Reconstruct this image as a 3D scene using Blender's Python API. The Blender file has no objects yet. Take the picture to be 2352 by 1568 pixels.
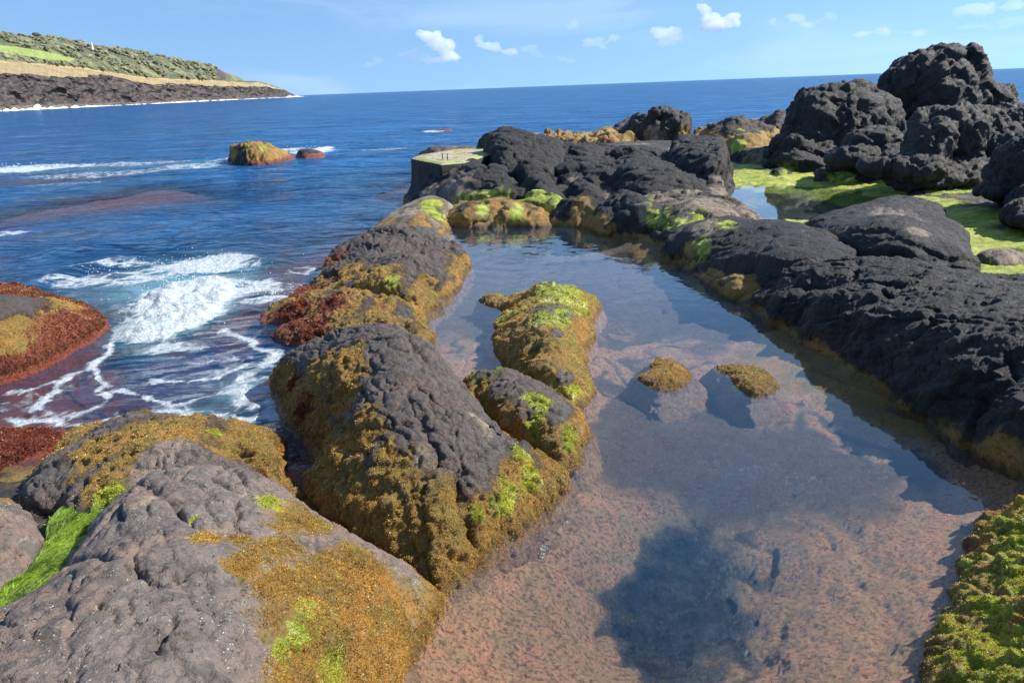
import bpy, math, random
import numpy as np
from mathutils import Matrix, Vector
random.seed(7)
rng = np.random.default_rng(11)
scene = bpy.context.scene
COL = scene.collection

# ------------------------------------------------------------------ camera model
VW, VH, FPX = 2352.0, 1568.0, 1699.0
CAM_H = 2.6
PITCH = math.radians(18.94); ROLL = math.radians(2.16)
SEA = -0.10                      # sea level; the pool water stands at z = 0
_r0 = np.array([1.0, 0, 0]); _f = np.array([0, math.cos(PITCH), -math.sin(PITCH)])
_u0 = np.array([0, math.sin(PITCH), math.cos(PITCH)])
_r = math.cos(ROLL)*_r0 - math.sin(ROLL)*_u0
_u = math.cos(ROLL)*_u0 + math.sin(ROLL)*_r0
CAM = np.array([0, 0, CAM_H])

def ray(px, py):
    return _f + _r*(px-VW/2)/FPX + _u*(VH/2-py)/FPX
def W(px, py, z=0.0):
    d = ray(px, py)
    t = (z-CAM_H)/d[2]
    if t <= 0 or t > 400: t = 400.0
    p = CAM + d*t
    return np.array([p[0], p[1], z])
def D(px, py, dist):
    """point on the pixel ray at horizontal forward distance dist"""
    d = ray(px, py)
    return CAM + d*(dist/d[1])
def project(P):
    q = P-CAM
    z = q@_f
    return VW/2+FPX*(q@_r)/z, VH/2-FPX*(q@_u)/z, z

# ------------------------------------------------------------------ noise
def _hash(ix, iy, iz, k):
    with np.errstate(over='ignore'):
        h = (ix.astype(np.uint32)*np.uint32(374761393) + iy.astype(np.uint32)*np.uint32(668265263)
             + iz.astype(np.uint32)*np.uint32(2147483647-69) + np.uint32(k)*np.uint32(1274126177))
        h = (h ^ (h >> np.uint32(13)))*np.uint32(1274126177)
        h = (h ^ (h >> np.uint32(16)))*np.uint32(2246822519)
        return h ^ (h >> np.uint32(15))
def vnoise(P, seed=0):
    """gradient noise, about -1..1"""
    P = np.asarray(P, dtype=np.float64)
    I = np.floor(P); F = P-I
    I = I.astype(np.int64)
    U = F*F*F*(F*(F*6-15)+10)
    out = np.zeros(len(P))
    for dx in (0, 1):
        for dy in (0, 1):
            for dz in (0, 1):
                h = _hash(I[:, 0]+dx, I[:, 1]+dy, I[:, 2]+dz, seed)
                gx = (h & np.uint32(1023)).astype(np.float64)/511.5-1
                gy = ((h >> np.uint32(10)) & np.uint32(1023)).astype(np.float64)/511.5-1
                gz = ((h >> np.uint32(20)) & np.uint32(1023)).astype(np.float64)/511.5-1
                d = gx*(F[:, 0]-dx)+gy*(F[:, 1]-dy)+gz*(F[:, 2]-dz)
                w = (U[:, 0] if dx else 1-U[:, 0])*(U[:, 1] if dy else 1-U[:, 1])*(U[:, 2] if dz else 1-U[:, 2])
                out += w*d
    return out*1.3
def fbm(P, freq=1.0, octv=4, seed=0, gain=0.5, lac=2.03):
    a, s, o = 1.0, 0.0, 0.0
    Q = np.asarray(P)*freq
    for k in range(octv):
        o = o+a*vnoise(Q+17.3*k, seed+k); s += a
        a *= gain; Q = Q*lac
    return o/s
def ridged(P, freq=1.0, octv=3, seed=0, gain=0.5):
    a, s, o = 1.0, 0.0, 0.0
    Q = np.asarray(P)*freq
    for k in range(octv):
        o = o+a*(1-2*np.abs(vnoise(Q+9.1*k, seed+k))); s += a
        a *= gain; Q = Q*2.07
    return o/s
def worley(P, freq=1.0, seed=0):
    Q = np.asarray(P)*freq
    I = np.floor(Q).astype(np.int64)
    f1 = np.full(len(Q), 9.0); f2 = np.full(len(Q), 9.0)
    for dx in (-1, 0, 1):
        for dy in (-1, 0, 1):
            for dz in (-1, 0, 1):
                J = I+np.array([dx, dy, dz])
                h = _hash(J[:, 0], J[:, 1], J[:, 2], seed)
                ox = (h & np.uint32(1023))/1023.0
                oy = ((h >> np.uint32(10)) & np.uint32(1023))/1023.0
                oz = ((h >> np.uint32(20)) & np.uint32(1023))/1023.0
                d = (J[:, 0]+ox-Q[:, 0])**2+(J[:, 1]+oy-Q[:, 1])**2+(J[:, 2]+oz-Q[:, 2])**2
                m = d < f1
                f2 = np.where(m, f1, np.minimum(f2, d)); f1 = np.where(m, d, f1)
    return np.sqrt(f1), np.sqrt(f2)
def facets(P, freq=1.0, seed=0):
    """fractured blocks: every cell is a tilted plane with its own level; returns (height, border distance)"""
    Q = np.asarray(P)*freq
    I = np.floor(Q).astype(np.int64)
    f1 = np.full(len(Q), 9.0); f2 = np.full(len(Q), 9.0); val = np.zeros(len(Q))
    for dx in (-1, 0, 1):
        for dy in (-1, 0, 1):
            for dz in (-1, 0, 1):
                J = I+np.array([dx, dy, dz])
                h = _hash(J[:, 0], J[:, 1], J[:, 2], seed); g = _hash(J[:, 0], J[:, 1], J[:, 2], seed+77)
                o = [((h >> np.uint32(s)) & np.uint32(1023))/1023.0 for s in (0, 10, 20)]
                e = [((g >> np.uint32(s)) & np.uint32(1023))/511.5-1 for s in (0, 10, 20)]
                v = [Q[:, k]-J[:, k]-o[k] for k in range(3)]
                d = v[0]**2+v[1]**2+v[2]**2
                pl = v[0]*e[0]+v[1]*e[1]+v[2]*e[2]+.45*e[(0)]*e[1]
                m = d < f1
                f2 = np.where(m, f1, np.minimum(f2, d)); val = np.where(m, pl, val); f1 = np.where(m, d, f1)
    return val, np.sqrt(f2)-np.sqrt(f1)
def sm(a, b, x):
    t = np.clip((x-a)/(b-a), 0, 1)
    return t*t*(3-2*t)

# ------------------------------------------------------------------ mesh helpers
def build_mesh(name, V, Q, mats, attrs=None, parent=None, smooth=True, origin=None, mat_idx=None):
    V = np.asarray(V, dtype=np.float64)
    if origin is None:
        origin = np.array([V[:, 0].mean(), V[:, 1].mean(), V[:, 2].min()])
    L = V-origin
    me = bpy.data.meshes.new(name)
    Q = np.asarray(Q, dtype=np.int32)
    n, k = Q.shape
    me.vertices.add(len(V)); me.vertices.foreach_set('co', L.astype(np.float32).ravel())
    me.loops.add(n*k); me.loops.foreach_set('vertex_index', Q.ravel())
    me.polygons.add(n); me.polygons.foreach_set('loop_start', np.arange(0, n*k, k, dtype=np.int32))
    if smooth: me.polygons.foreach_set('use_smooth', np.ones(n, dtype=bool))
    if mat_idx is not None: me.polygons.foreach_set('material_index', np.asarray(mat_idx, dtype=np.int32))
    me.update(calc_edges=True); me.validate()
    for kx, v in (attrs or {}).items():
        v = np.asarray(v)
        a = me.attributes.new(kx, 'FLOAT', 'POINT'); a.data.foreach_set('value', v.astype(np.float32))
    for m in (mats if isinstance(mats, (list, tuple)) else [mats]): me.materials.append(m)
    o = bpy.data.objects.new(name, me); COL.objects.link(o)
    if parent is not None:
        o.parent = parent
        o.location = Vector(origin)-parent.location
    else:
        o.location = Vector(origin)
    return o
def tag(o, label=None, cat=None, group=None, kind=None):
    if label: o['label'] = label
    if cat: o['category'] = cat
    if group: o['group'] = group
    if kind: o['kind'] = kind
    return o
def empty(name, loc):
    o = bpy.data.objects.new(name, None); COL.objects.link(o); o.location = Vector(loc); return o
def grid_quads(nr, nc, mask=None):
    i = np.arange(nr*nc).reshape(nr, nc)
    q = np.stack([i[:-1, :-1], i[:-1, 1:], i[1:, 1:], i[1:, :-1]], -1).reshape(-1, 4)
    if mask is not None:
        m = mask.reshape(-1)
        q = q[m[q].any(1)]
    return q
def compact(V, Q, attrs):
    used = np.zeros(len(V), bool); used[Q.ravel()] = True
    remap = np.cumsum(used)-1
    return V[used], remap[Q], {k: v[used] for k, v in attrs.items()}
def grid_normals(V, nr, nc):
    G = V.reshape(nr, nc, 3)
    a = np.gradient(G, axis=0); b = np.gradient(G, axis=1)
    N = np.cross(b, a); N /= np.linalg.norm(N, axis=2, keepdims=True)+1e-12
    N[N[:, :, 2] < 0] *= -1
    return N.reshape(-1, 3)
def poly_sdf(poly, X, Y):
    """positive inside"""
    P = np.asarray(poly); n = len(P)
    d = np.full(X.shape, 1e9); inside = np.zeros(X.shape, bool)
    for i in range(n):
        ax, ay = P[i, 0], P[i, 1]; bx, by = P[(i+1) % n, 0], P[(i+1) % n, 1]
        ex, ey = bx-ax, by-ay
        t = np.clip(((X-ax)*ex+(Y-ay)*ey)/(ex*ex+ey*ey+1e-12), 0, 1)
        d = np.minimum(d, (X-ax-t*ex)**2+(Y-ay-t*ey)**2)
        c = (ay > Y) != (by > Y)
        xi = ax+(Y-ay)*ex/(ey if abs(ey) > 1e-9 else 1e-9)
        inside ^= c & (X < xi)
    d = np.sqrt(d)
    return np.where(inside, d, -d)
def line_dist(pts, X, Y):
    P = np.asarray(pts); d = np.full(X.shape, 1e9)
    for i in range(len(P)-1):
        ax, ay = P[i, 0], P[i, 1]; ex, ey = P[i+1, 0]-ax, P[i+1, 1]-ay
        t = np.clip(((X-ax)*ex+(Y-ay)*ey)/(ex*ex+ey*ey+1e-12), 0, 1)
        d = np.minimum(d, (X-ax-t*ex)**2+(Y-ay-t*ey)**2)
    return np.sqrt(d)
class TPS:
    def __init__(s, pts, reg=2e-3):
        P = np.asarray(pts, dtype=float)
        s.c = P[:, :2].mean(0); s.s = max(P[:, :2].std(), .1)
        s.x = (P[:, :2]-s.c)/s.s; z = P[:, 2]
        n = len(P)
        K = s.k(np.linalg.norm(s.x[:, None]-s.x[None], axis=2))+reg*np.eye(n)
        A = np.zeros((n+3, n+3)); A[:n, :n] = K
        A[:n, n] = 1; A[:n, n+1:] = s.x; A[n, :n] = 1; A[n+1:, :n] = s.x.T
        s.w = np.linalg.solve(A, np.concatenate([z, np.zeros(3)]))
    def k(s, r): return r*r*np.log(r+1e-9)
    def __call__(s, X, Y):
        x = (X.ravel()-s.c[0])/s.s; y = (Y.ravel()-s.c[1])/s.s
        o = s.w[-3]+s.w[-2]*x+s.w[-1]*y
        for i in range(len(s.x)):
            r2 = (x-s.x[i, 0])**2+(y-s.x[i, 1])**2
            o = o+s.w[i]*.5*r2*np.log(r2+1e-12)
        return o.reshape(X.shape)

class LinRBF:
    """cone interpolation: passes through the points without overshooting between them"""
    def __init__(s, pts):
        P = np.asarray(pts, dtype=float); n = len(P)
        s.c = P[:, :2].mean(0); s.s = max(P[:, :2].std(), .1); s.x = (P[:, :2]-s.c)/s.s
        A = np.zeros((n+1, n+1)); A[:n, :n] = -np.linalg.norm(s.x[:, None]-s.x[None], axis=2)-1e-4*np.eye(n)
        A[:n, n] = 1; A[n, :n] = 1
        s.w = np.linalg.solve(A, np.concatenate([P[:, 2], [0]]))
    def __call__(s, X, Y):
        x = (X.ravel()-s.c[0])/s.s; y = (Y.ravel()-s.c[1])/s.s
        o = np.full(len(x), s.w[-1])
        for i in range(len(s.x)): o = o-s.w[i]*np.sqrt((x-s.x[i, 0])**2+(y-s.x[i, 1])**2)
        return o.reshape(X.shape)
def blur(Z, r):
    r = int(max(1, r))
    for _ in range(3):
        for ax in (0, 1):
            pad = [(0, 0), (0, 0)]; pad[ax] = (r+1, r)
            C = np.cumsum(np.pad(Z, pad, mode='edge'), axis=ax)
            n = Z.shape[ax]
            hi = np.take(C, range(2*r+1, 2*r+1+n), axis=ax); lo = np.take(C, range(0, n), axis=ax)
            Z = (hi-lo)/(2*r+1)
    return Z

# ------------------------------------------------------------------ colour zones on rock
def patch_masks(V, N, patches, seed):
    """patches: (kind, px, py, rpx[, aspect]) ; anchored to the surface point seen there, then a 3-D ball"""
    out = {}
    if not patches: return out
    px, py, dz = project(V)
    for i, pt in enumerate(patches):
        kind, x, y, r = pt[:4]
        asp = pt[4] if len(pt) > 4 else 1.0
        e = (px-x)**2+(py-y)**2
        c = e < (e.min()**.5+6)**2
        k = np.where(c)[0][np.argmin(dz[c])]
        A = V[k]; R = r*dz[k]/FPX
        # ball radius along the ground a little longer away from the viewer
        d = V-A
        q = np.sqrt((d[:, 0]/(R*asp))**2+(d[:, 1]/(R*1.9))**2+(d[:, 2]/(R*1.3))**2)
        k_ = 1.5 if kind == 'lime' else 1.0
        q = q+k_*(.45*fbm(V, .8/R, 3, seed+i)+.38*fbm(V, 3.2/R, 3, seed+i+40))
        m = 1-sm(.28, 1.32, q)
        out[kind] = np.maximum(out.get(kind, 0), m)
    return out
ATTRS = ('lime', 'ochre', 'red', 'tan', 'pink', 'tone')
def zones(V, N, uw='red', tone=.0, ochre_h=.2, red_h=.03, lime=0., ochre=0., tan=0., pink=0., patches=(), seed=0, ofreq=2.0):
    n1 = fbm(V, ofreq, 4, seed+50); n2 = fbm(V, ofreq*3, 3, seed+60)
    h = V[:, 2]+.12*n1+.05*n2
    a = {}
    oc = np.maximum(1-sm(ochre_h-.1, ochre_h+.1, h), np.clip(ochre*1.4+n1*1.3-.4 if ochre else 0*h, 0, 1) if ochre else 0*h)
    rd = 1-sm(red_h-.06, red_h+.06, h)
    lm = np.clip(lime*1.5+n1*1.5-.5, 0, 1)*sm(.2, .7, N[:, 2]) if lime else 0*h
    tn = np.clip(tan*1.4+n1*.8-.2, 0, 1) if tan else 0*h
    m = patch_masks(V, N, patches, seed)
    if 'ochre' in m: oc = np.maximum(oc, m['ochre'])
    if 'red' in m: rd = np.maximum(rd, m['red'])
    if 'lime' in m: lm = np.maximum(lm, m['lime'])
    if 'tan' in m: tn = np.maximum(tn, m['tan'])
    t = np.full(len(V), float(tone))
    if 'tone' in m: t = np.maximum(t, m['tone'])
    if 'bare' in m:
        b = 1-m['bare']; oc = oc*b; rd = rd*b; lm = lm*b; tn = tn*b
    pk = np.full(len(V), float(pink))
    if uw == 'pink':
        rd = rd*0 if 'red' not in m else m['red']*.8
        pk = np.maximum(pk, sm(.03, -.02, V[:, 2]+.02*n2)); oc = oc*(1-.8*sm(-.05, -.25, V[:, 2]))
    if 'pink' in m: pk = np.maximum(pk, m['pink'])
    return dict(lime=lm, ochre=oc, red=rd, tan=tn, pink=pk, tone=t)

def displace(V, N, oc, rough=1.0, lobes=None, seed=0, dist=6.0, fur=1.0, streak=None, facet=None, cracknet=None):
    """oc = how much algae turf covers the spot (0..1)"""
    d = rough*(.050*fbm(V, 1.3, 3, seed+1)+.028*fbm(V, 4.0, 4, seed+2)+.016*ridged(V, 3.2, 3, seed+21)*sm(-.1, .4, vnoise(V*1.1, seed+22)))
    if lobes:
        amp, size, ang, st = lobes
        ca, sa = math.cos(math.radians(ang)), math.sin(math.radians(ang))
        Q = V.copy()
        wv = np.stack([vnoise(V/size*.8, 3+seed), vnoise(V/size*.8+31, 4+seed), 0*V[:, 0]], 1)*size*.5
        Q = Q+wv
        q = np.stack([(Q[:, 0]*ca+Q[:, 1]*sa)/st, -Q[:, 0]*sa+Q[:, 1]*ca, Q[:, 2]*.6], 1)
        f1, f2 = worley(q, 1/size, seed+5)
        d = d+amp*(np.sqrt(np.clip(f2-f1, 0, 1)*1.2)-.5)
        g1, g2 = worley(q*2.3+5, 1/size, seed+6)
        d = d+amp*.4*(np.sqrt(np.clip(g2-g1, 0, 1)*1.2)-.5)
    if facet:
        amp, size, ang, st = facet
        ca, sa = math.cos(math.radians(ang)), math.sin(math.radians(ang))
        wv = np.stack([fbm(V, .9/size, 3, 13+seed), fbm(V+31, .9/size, 3, 14+seed), fbm(V+61, .9/size, 3, 15+seed)], 1)*size*.45
        Q = V+wv
        q = np.stack([(Q[:, 0]*ca+Q[:, 1]*sa)/st, -Q[:, 0]*sa+Q[:, 1]*ca, Q[:, 2]*1.3], 1)
        a_, b_ = facets(q, 1/size, seed+16); d = d+amp*a_-amp*.5*np.exp(-(b_/.05)**2)
        a_, b_ = facets(q+7, 2.4/size, seed+17); d = d+amp*.42*a_-amp*.2*np.exp(-(b_/.08)**2)
        a_, b_ = facets(q+3, 6.0/size, seed+18); d = d+amp*.14*a_*(1-.5*oc)
    if cracknet:
        dep_, size, ang, st = cracknet
        ca, sa = math.cos(math.radians(ang)), math.sin(math.radians(ang))
        wv = np.stack([fbm(V, 6, 4, 23+seed), fbm(V+31, 6, 4, 24+seed), fbm(V+61, 6, 4, 25+seed)], 1)*.07
        Q = V+wv
        q = np.stack([(Q[:, 0]*ca+Q[:, 1]*sa)/st, -Q[:, 0]*sa+Q[:, 1]*ca, Q[:, 2]], 1)
        f1, f2 = worley(q, 1/size, seed+26); mk = sm(-.2, .15, vnoise(V*2.3, seed+27))
        d = d-dep_*1.5*np.exp(-((f2-f1)*size/.014)**2)*mk*(1-.7*oc)
        f1, f2 = worley(q+9, 2.7/size, seed+28); mk = sm(-.1, .2, vnoise(V*3.1, seed+29))
        d = d-dep_*.7*np.exp(-((f2-f1)*size/2.7/.010)**2)*mk*(1-.7*oc)
        pk = vnoise(V*26, seed+30); d = d-.010*sm(.38, .6, pk)*(1-oc)
    fine = rough*(.007*ridged(V, 14, 2, seed+7)+.004*fbm(V, 30, 2, seed+8))
    if streak:
        amp, ang, fr = streak
        ca, sa = math.cos(math.radians(ang)), math.sin(math.radians(ang))
        q = np.stack([(V[:, 0]*ca+V[:, 1]*sa)*.25, -V[:, 0]*sa+V[:, 1]*ca, V[:, 2]], 1)
        d = d+amp*(ridged(q, fr, 3, seed+9)+.45*ridged(q*np.array([1.6, 1, 1]), fr*3.1, 3, seed+19))*(1-.6*oc)
    turf = .10*np.maximum(fur-1, 0)*(np.abs(fbm(V, 6, 2, seed+14))-.1)+.022*fur*fbm(V, 9, 3, seed+10)+.024*fur**1.5*np.abs(vnoise(V*17, seed+11))+.010*np.abs(vnoise(V*48+3, seed+12))+.006*np.abs(vnoise(V*85+3, seed+13))
    turf = turf*(1-.35*sm(-.015, -.06, V[:, 2]))
    d = d+fine*(1-oc)+turf*oc
    return V+N*d[:, None]

class Rock: pass
ROCKS = []
def rock(name, label, cat, outline, pts, res=None, margin=.5, slope=1.6, bulge=.07, be=.25, cracks=(), pits=(),
         rough=1.0, lobes=None, streak=None, fur=1.0, facet=None, cracknet=None, z=None, group=None, seed=None, blr=None, sq=2.5, mat=None, floor=-1.3, **zk):
    seed = seed if seed is not None else len(ROCKS)*37+5
    O = np.array([W(*p) if len(p) == 3 else (W(*p[:3])+np.array([p[3], p[4], p[5]])) for p in outline])
    P = []
    zlo = O[:, 2].min()
    for p in pts:
        zz = p[2]
        while True:
            q = W(p[0], p[1], zz)
            if zz <= zlo+.02 or poly_sdf(O[:, :2], q[:1], q[1:2])[0] > .006*q[1]: break
            zz -= .015
        P.append(q)
    P = np.array(P)
    C = np.vstack([O, P])
    # drop near-duplicates
    keep = []
    for c in C:
        if all(np.hypot(*(c[:2]-k[:2])) > .04 for k in keep): keep.append(c)
    tps = LinRBF(keep)
    dist = np.median(np.hypot(C[:, 0], C[:, 1]))
    near = np.min(np.hypot(C[:, 0], C[:, 1]))
    res = res or max(.009, .0030*(.6*near+.4*dist))
    x0, y0 = O[:, 0].min()-margin, O[:, 1].min()-margin; x1, y1 = O[:, 0].max()+margin, O[:, 1].max()+margin
    y0 = max(y0, .6)
    nx = int((x1-x0)/res)+2; ny = int((y1-y0)/res)+2
    X, Y = np.meshgrid(np.linspace(x0, x1, nx), np.linspace(y0, y1, ny))
    wx = fbm(np.stack([X.ravel(), Y.ravel(), 0*X.ravel()], 1), 1.6, 3, seed).reshape(X.shape)
    wy = fbm(np.stack([X.ravel(), Y.ravel(), 0*X.ravel()+9], 1), 1.6, 3, seed).reshape(X.shape)
    wamp = min(.05, .008*dist)
    Xw, Yw = X+wx*wamp, Y+wy*wamp
    sd = poly_sdf(O[:, :2], Xw, Yw)
    Z = blur(tps(X, Y), (blr or min(.16, .012*dist+.03))/res*.6)
    Z = np.minimum(Z, C[:, 2].max()+.10); Z = np.maximum(Z, C[:, 2].min()-.3)
    t = np.clip(sd/be, 0, 1)
    Z = Z+bulge*(np.sqrt(1-(1-t)**2))
    do = np.clip(-sd, 0, 9)
    Z = Z-slope*do-sq*do**2
    for (cp, cw, cd) in cracks:
        L = np.array([W(*p)[:2] for p in cp])
        jx = vnoise(np.stack([X.ravel()*5, Y.ravel()*5, 0*X.ravel()+cw*99], 1), seed+31).reshape(X.shape)+.5*vnoise(np.stack([X.ravel()*14, Y.ravel()*14, 0*X.ravel()], 1), seed+32).reshape(X.shape)
        dl = line_dist(L, X+jx*.05, Y-jx*.04)
        cd = cd*(.6+.8*np.clip(jx[::-1]+.5, 0, 1))
        Z = Z-cd*np.exp(-(dl/cw)**2)
    for (cx, cy, cz, cr, cd) in pits:
        c = W(cx, cy, cz)
        Z = Z-cd*np.exp(-((X-c[0])**2+(Y-c[1])**2)/cr**2)
    V = np.stack([X, Y, Z], -1).reshape(-1, 3)
    mask = (sd > -margin) & (Z > floor)
    N = grid_normals(V, ny, nx)
    Vm = V.copy()
    idx = np.where(mask.ravel())[0]
    a0 = zones(V[idx], N[idx], seed=seed, **zk)
    turf = np.clip(a0['ochre']+a0['lime']+a0['red']+a0['pink'], 0, 1)
    Vm[idx] = displace(V[idx], N[idx], turf, rough, lobes, seed, dist, fur, streak, facet, cracknet)
    Q = grid_quads(ny, nx)
    mm = mask.ravel()
    Q = Q[mm[Q].all(1)]
    full = {k: np.zeros(len(V)) for k in a0}
    for k in a0: full[k][idx] = a0[k]
    V2, Q2, A2 = compact(Vm, Q, full)
    V2 = smooth_steep(V2, N)
    o = build_mesh(name, V2, Q2, mat or MAT['rock'], A2)
    tag(o, label, cat, group)
    R = Rock(); R.o = o; R.V = V2; R.Q = Q2; R.A = A2; R.dist = dist; R.res = res
    ROCKS.append(R)
    return R
def smooth_steep(V, N): return V
# ------------------------------------------------------------------ materials
MAT = {}
class NT:
    def __init__(s, name):
        s.m = bpy.data.materials.new(name); s.m.use_nodes = True; s.t = s.m.node_tree
        s.t.nodes.clear(); s.out = s.n('ShaderNodeOutputMaterial')
    def n(s, ty, **kw):
        nd = s.t.nodes.new(ty)
        for k, v in kw.items():
            if k.startswith('i_'):
                key = k[2:]
                key = int(key) if key.isdigit() else key.replace('_', ' ')
                s.set(nd.inputs[key], v)
            else: setattr(nd, k, v)
        return nd
    def set(s, inp, v):
        if hasattr(v, 'is_output') or isinstance(v, bpy.types.NodeSocket): s.t.links.new(v, inp)
        elif isinstance(v, tuple) and len(v) == 3 and inp.type == 'RGBA': inp.default_value = (*v, 1)
        else: inp.default_value = v
    def attr(s, name): return s.n('ShaderNodeAttribute', attribute_name=name).outputs['Fac']
    def math(s, op, a, b=0.0, c=0.0, clamp=False):
        nd = s.n('ShaderNodeMath', operation=op, use_clamp=clamp); s.set(nd.inputs[0], a); s.set(nd.inputs[1], b); s.set(nd.inputs[2], c)
        return nd.outputs[0]
    def mix(s, f, a, b, mode='MIX'):
        nd = s.n('ShaderNodeMix', data_type='RGBA', blend_type=mode, clamp_factor=True)
        s.set(nd.inputs[0], f); s.set(nd.inputs[6], a); s.set(nd.inputs[7], b)
        return nd.outputs[2]
    def noise(s, vec, scale, detail=4, rough=.55, dist=0.0, typ='FBM', lac=2.0):
        nd = s.n('ShaderNodeTexNoise', noise_dimensions='3D'); 
        s.set(nd.inputs['Vector'], vec); nd.inputs['Scale'].default_value = scale; nd.inputs['Detail'].default_value = detail
        nd.inputs['Roughness'].default_value = rough; nd.inputs['Distortion'].default_value = dist
        return nd.outputs['Fac']
    def vor(s, vec, scale, feature='F1', rnd=1.0):
        nd = s.n('ShaderNodeTexVoronoi', feature=feature); s.set(nd.inputs['Vector'], vec); nd.inputs['Scale'].default_value = scale
        nd.inputs['Randomness'].default_value = rnd
        return nd
    def ramp(s, x, a, b, lo=0.0, hi=1.0, smooth=True):
        nd = s.n('ShaderNodeMapRange', interpolation_type='SMOOTHSTEP' if smooth else 'LINEAR')
        s.set(nd.inputs[0], x); nd.inputs[1].default_value = a; nd.inputs[2].default_value = b
        nd.inputs[3].default_value = lo; nd.inputs[4].default_value = hi
        return nd.outputs[0]
    def link(s, a, b): s.t.links.new(a, b)

def rock_material(name, far=False):
    t = NT(name)
    pos = t.n('ShaderNodeNewGeometry').outputs['Position']
    nz = t.n('ShaderNodeSeparateXYZ'); t.link(pos, nz.inputs[0]); height = nz.outputs[2]
    n_big = t.noise(pos, 1.7, 4, .6)
    n_mid = t.noise(pos, 7.0, 6, .65)
    n_fine = t.noise(pos, 38.0, 6, .7)
    n_micro = t.noise(pos, 150.0, 3, .7)
    tone = t.attr('tone')
    # basalt: black lava to weathered grey brown
    crag = t.noise(pos, 3.2, 9, .72)
    dark = t.mix(t.ramp(n_mid, .35, .7), (.006, .006, .0065), (.024, .0225, .0215))
    dark = t.mix(t.ramp(crag, .52, .66), dark, (.046, .032, .024))
    dark = t.mix(t.ramp(n_fine, .50, .62, 0, .7), dark, (.006, .006, .007))
    grey = t.mix(t.ramp(n_big, .35, .65), (.215, .170, .140), (.25, .162, .116))
    grey = t.mix(t.ramp(n_mid, .42, .62), grey, (.125, .105, .09))
    grey = t.mix(t.ramp(t.noise(pos, 4.5, 8, .75, .8), .54, .64, 0, .75), grey, (.075, .062, .054))
    grey = t.mix(t.ramp(t.noise(pos, 13, 6, .7, .5), .58, .68, 0, .6), grey, (.34, .29, .25))
    grey = t.mix(t.ramp(n_fine, .52, .72), grey, (.05, .043, .04))
    grey = t.mix(t.ramp(crag, .55, .68, 0, .8), grey, (.085, .065, .055))
    base = t.mix(t.math('ADD', tone, t.math('MULTIPLY', t.math('SUBTRACT', n_mid, .5), .35), clamp=True), dark, grey)
    base = t.mix(t.ramp(n_fine, .3, .5, .45, 0), base, t.mix(.5, base, (.2, .17, .15)))
    # pale specks (barnacle shells, salt)
    sp = t.vor(pos, 58.0)
    spm = t.math('MULTIPLY', t.ramp(sp.outputs['Distance'], .15, .24, 1, 0), t.ramp(t.noise(pos, 3.1, 5, .65), .50, .58))
    spm = t.math('MULTIPLY', spm, t.ramp(t.noise(pos, 90.0, 2, .5), .48, .56))
    spm = t.math('MULTIPLY', spm, t.ramp(tone, .3, .7))
    base = t.mix(spm, base, (.62, .54, .44))
    # tan bleached rock
    tanc = t.mix(t.ramp(n_mid, .35, .65), (.20, .145, .09), (.36, .29, .20))
    tanc = t.mix(t.ramp(n_fine, .5, .7), tanc, (.07, .055, .04))
    def mask(nm, w=1.0, lo=.36, hi=.70):
        a = t.attr(nm)
        s_ = t.math('ADD', a, t.math('MULTIPLY', t.math('SUBTRACT', n_mid, .5), 1.1*w))
        s_ = t.math('ADD', s_, t.math('MULTIPLY', t.math('SUBTRACT', n_fine, .5), 1.5*w))
        s_ = t.math('ADD', s_, t.math('MULTIPLY', t.math('SUBTRACT', n_micro, .5), .7*w))
        return t.math('MULTIPLY', t.ramp(s_, lo, hi), t.ramp(a, .02, .15))
    mt, mo, mr, ml, mp = mask('tan'), mask('ochre'), mask('red'), mask('lime', 1.4, .40, .85), mask('pink')
    base = t.mix(mt, base, tanc)
    # ochre / olive brown algae turf
    oc = t.mix(t.ramp(n_big, .40, .60), (.42, .215, .038), (.27, .17, .035))
    oc = t.mix(t.ramp(t.noise(pos, 4.3, 4, .6), .48, .62), oc, (.23, .18, .04))
    oc = t.mix(t.ramp(n_fine, .46, .66), oc, (.14, .075, .02))
    oc = t.mix(t.ramp(n_micro, .55, .72), oc, (.62, .42, .14))
    base = t.mix(mo, base, oc)
    # bleached tips / shells along turf
    sp2 = t.ramp(t.vor(pos, 55.0).outputs['Distance'], .12, .22, 1, 0)
    sp2 = t.math('MULTIPLY', sp2, t.math('MULTIPLY', mo, t.ramp(t.noise(pos, 2.3, 3, .6), .52, .64)))
    base = t.mix(sp2, base, (.50, .42, .28))
    # coralline red
    rc = t.mix(t.ramp(n_fine, .40, .66), (.27, .068, .034), (.09, .020, .013))
    rc = t.mix(t.ramp(n_micro, .58, .76), rc, (.44, .20, .11))
    base = t.mix(mr, base, rc)
    # pale pink-brown turf under still water
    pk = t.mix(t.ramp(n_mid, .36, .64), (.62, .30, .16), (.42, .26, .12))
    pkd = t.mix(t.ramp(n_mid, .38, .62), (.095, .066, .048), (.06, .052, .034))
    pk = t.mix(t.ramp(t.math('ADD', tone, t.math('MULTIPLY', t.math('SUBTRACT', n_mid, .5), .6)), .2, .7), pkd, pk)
    pk = t.mix(t.ramp(n_fine, .44, .64), pk, (.13, .085, .05))
    pk = t.mix(t.ramp(n_micro, .56, .74), pk, (.58, .40, .26))
    base = t.mix(mp, base, pk)
    # lime green sea lettuce
    lc = t.mix(t.ramp(n_big, .40, .60), (.52, .58, .04), (.36, .44, .03))
    lst = t.n('ShaderNodeMapping'); t.link(pos, lst.inputs[0]); lst.inputs['Scale'].default_value = (.5, 2.2, 1.5); lst.inputs['Rotation'].default_value = (0, 0, .4)
    lc = t.mix(t.ramp(t.noise(lst.outputs[0], 3.0, 6, .65, .6), .48, .62), lc, (.62, .66, .22))
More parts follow.
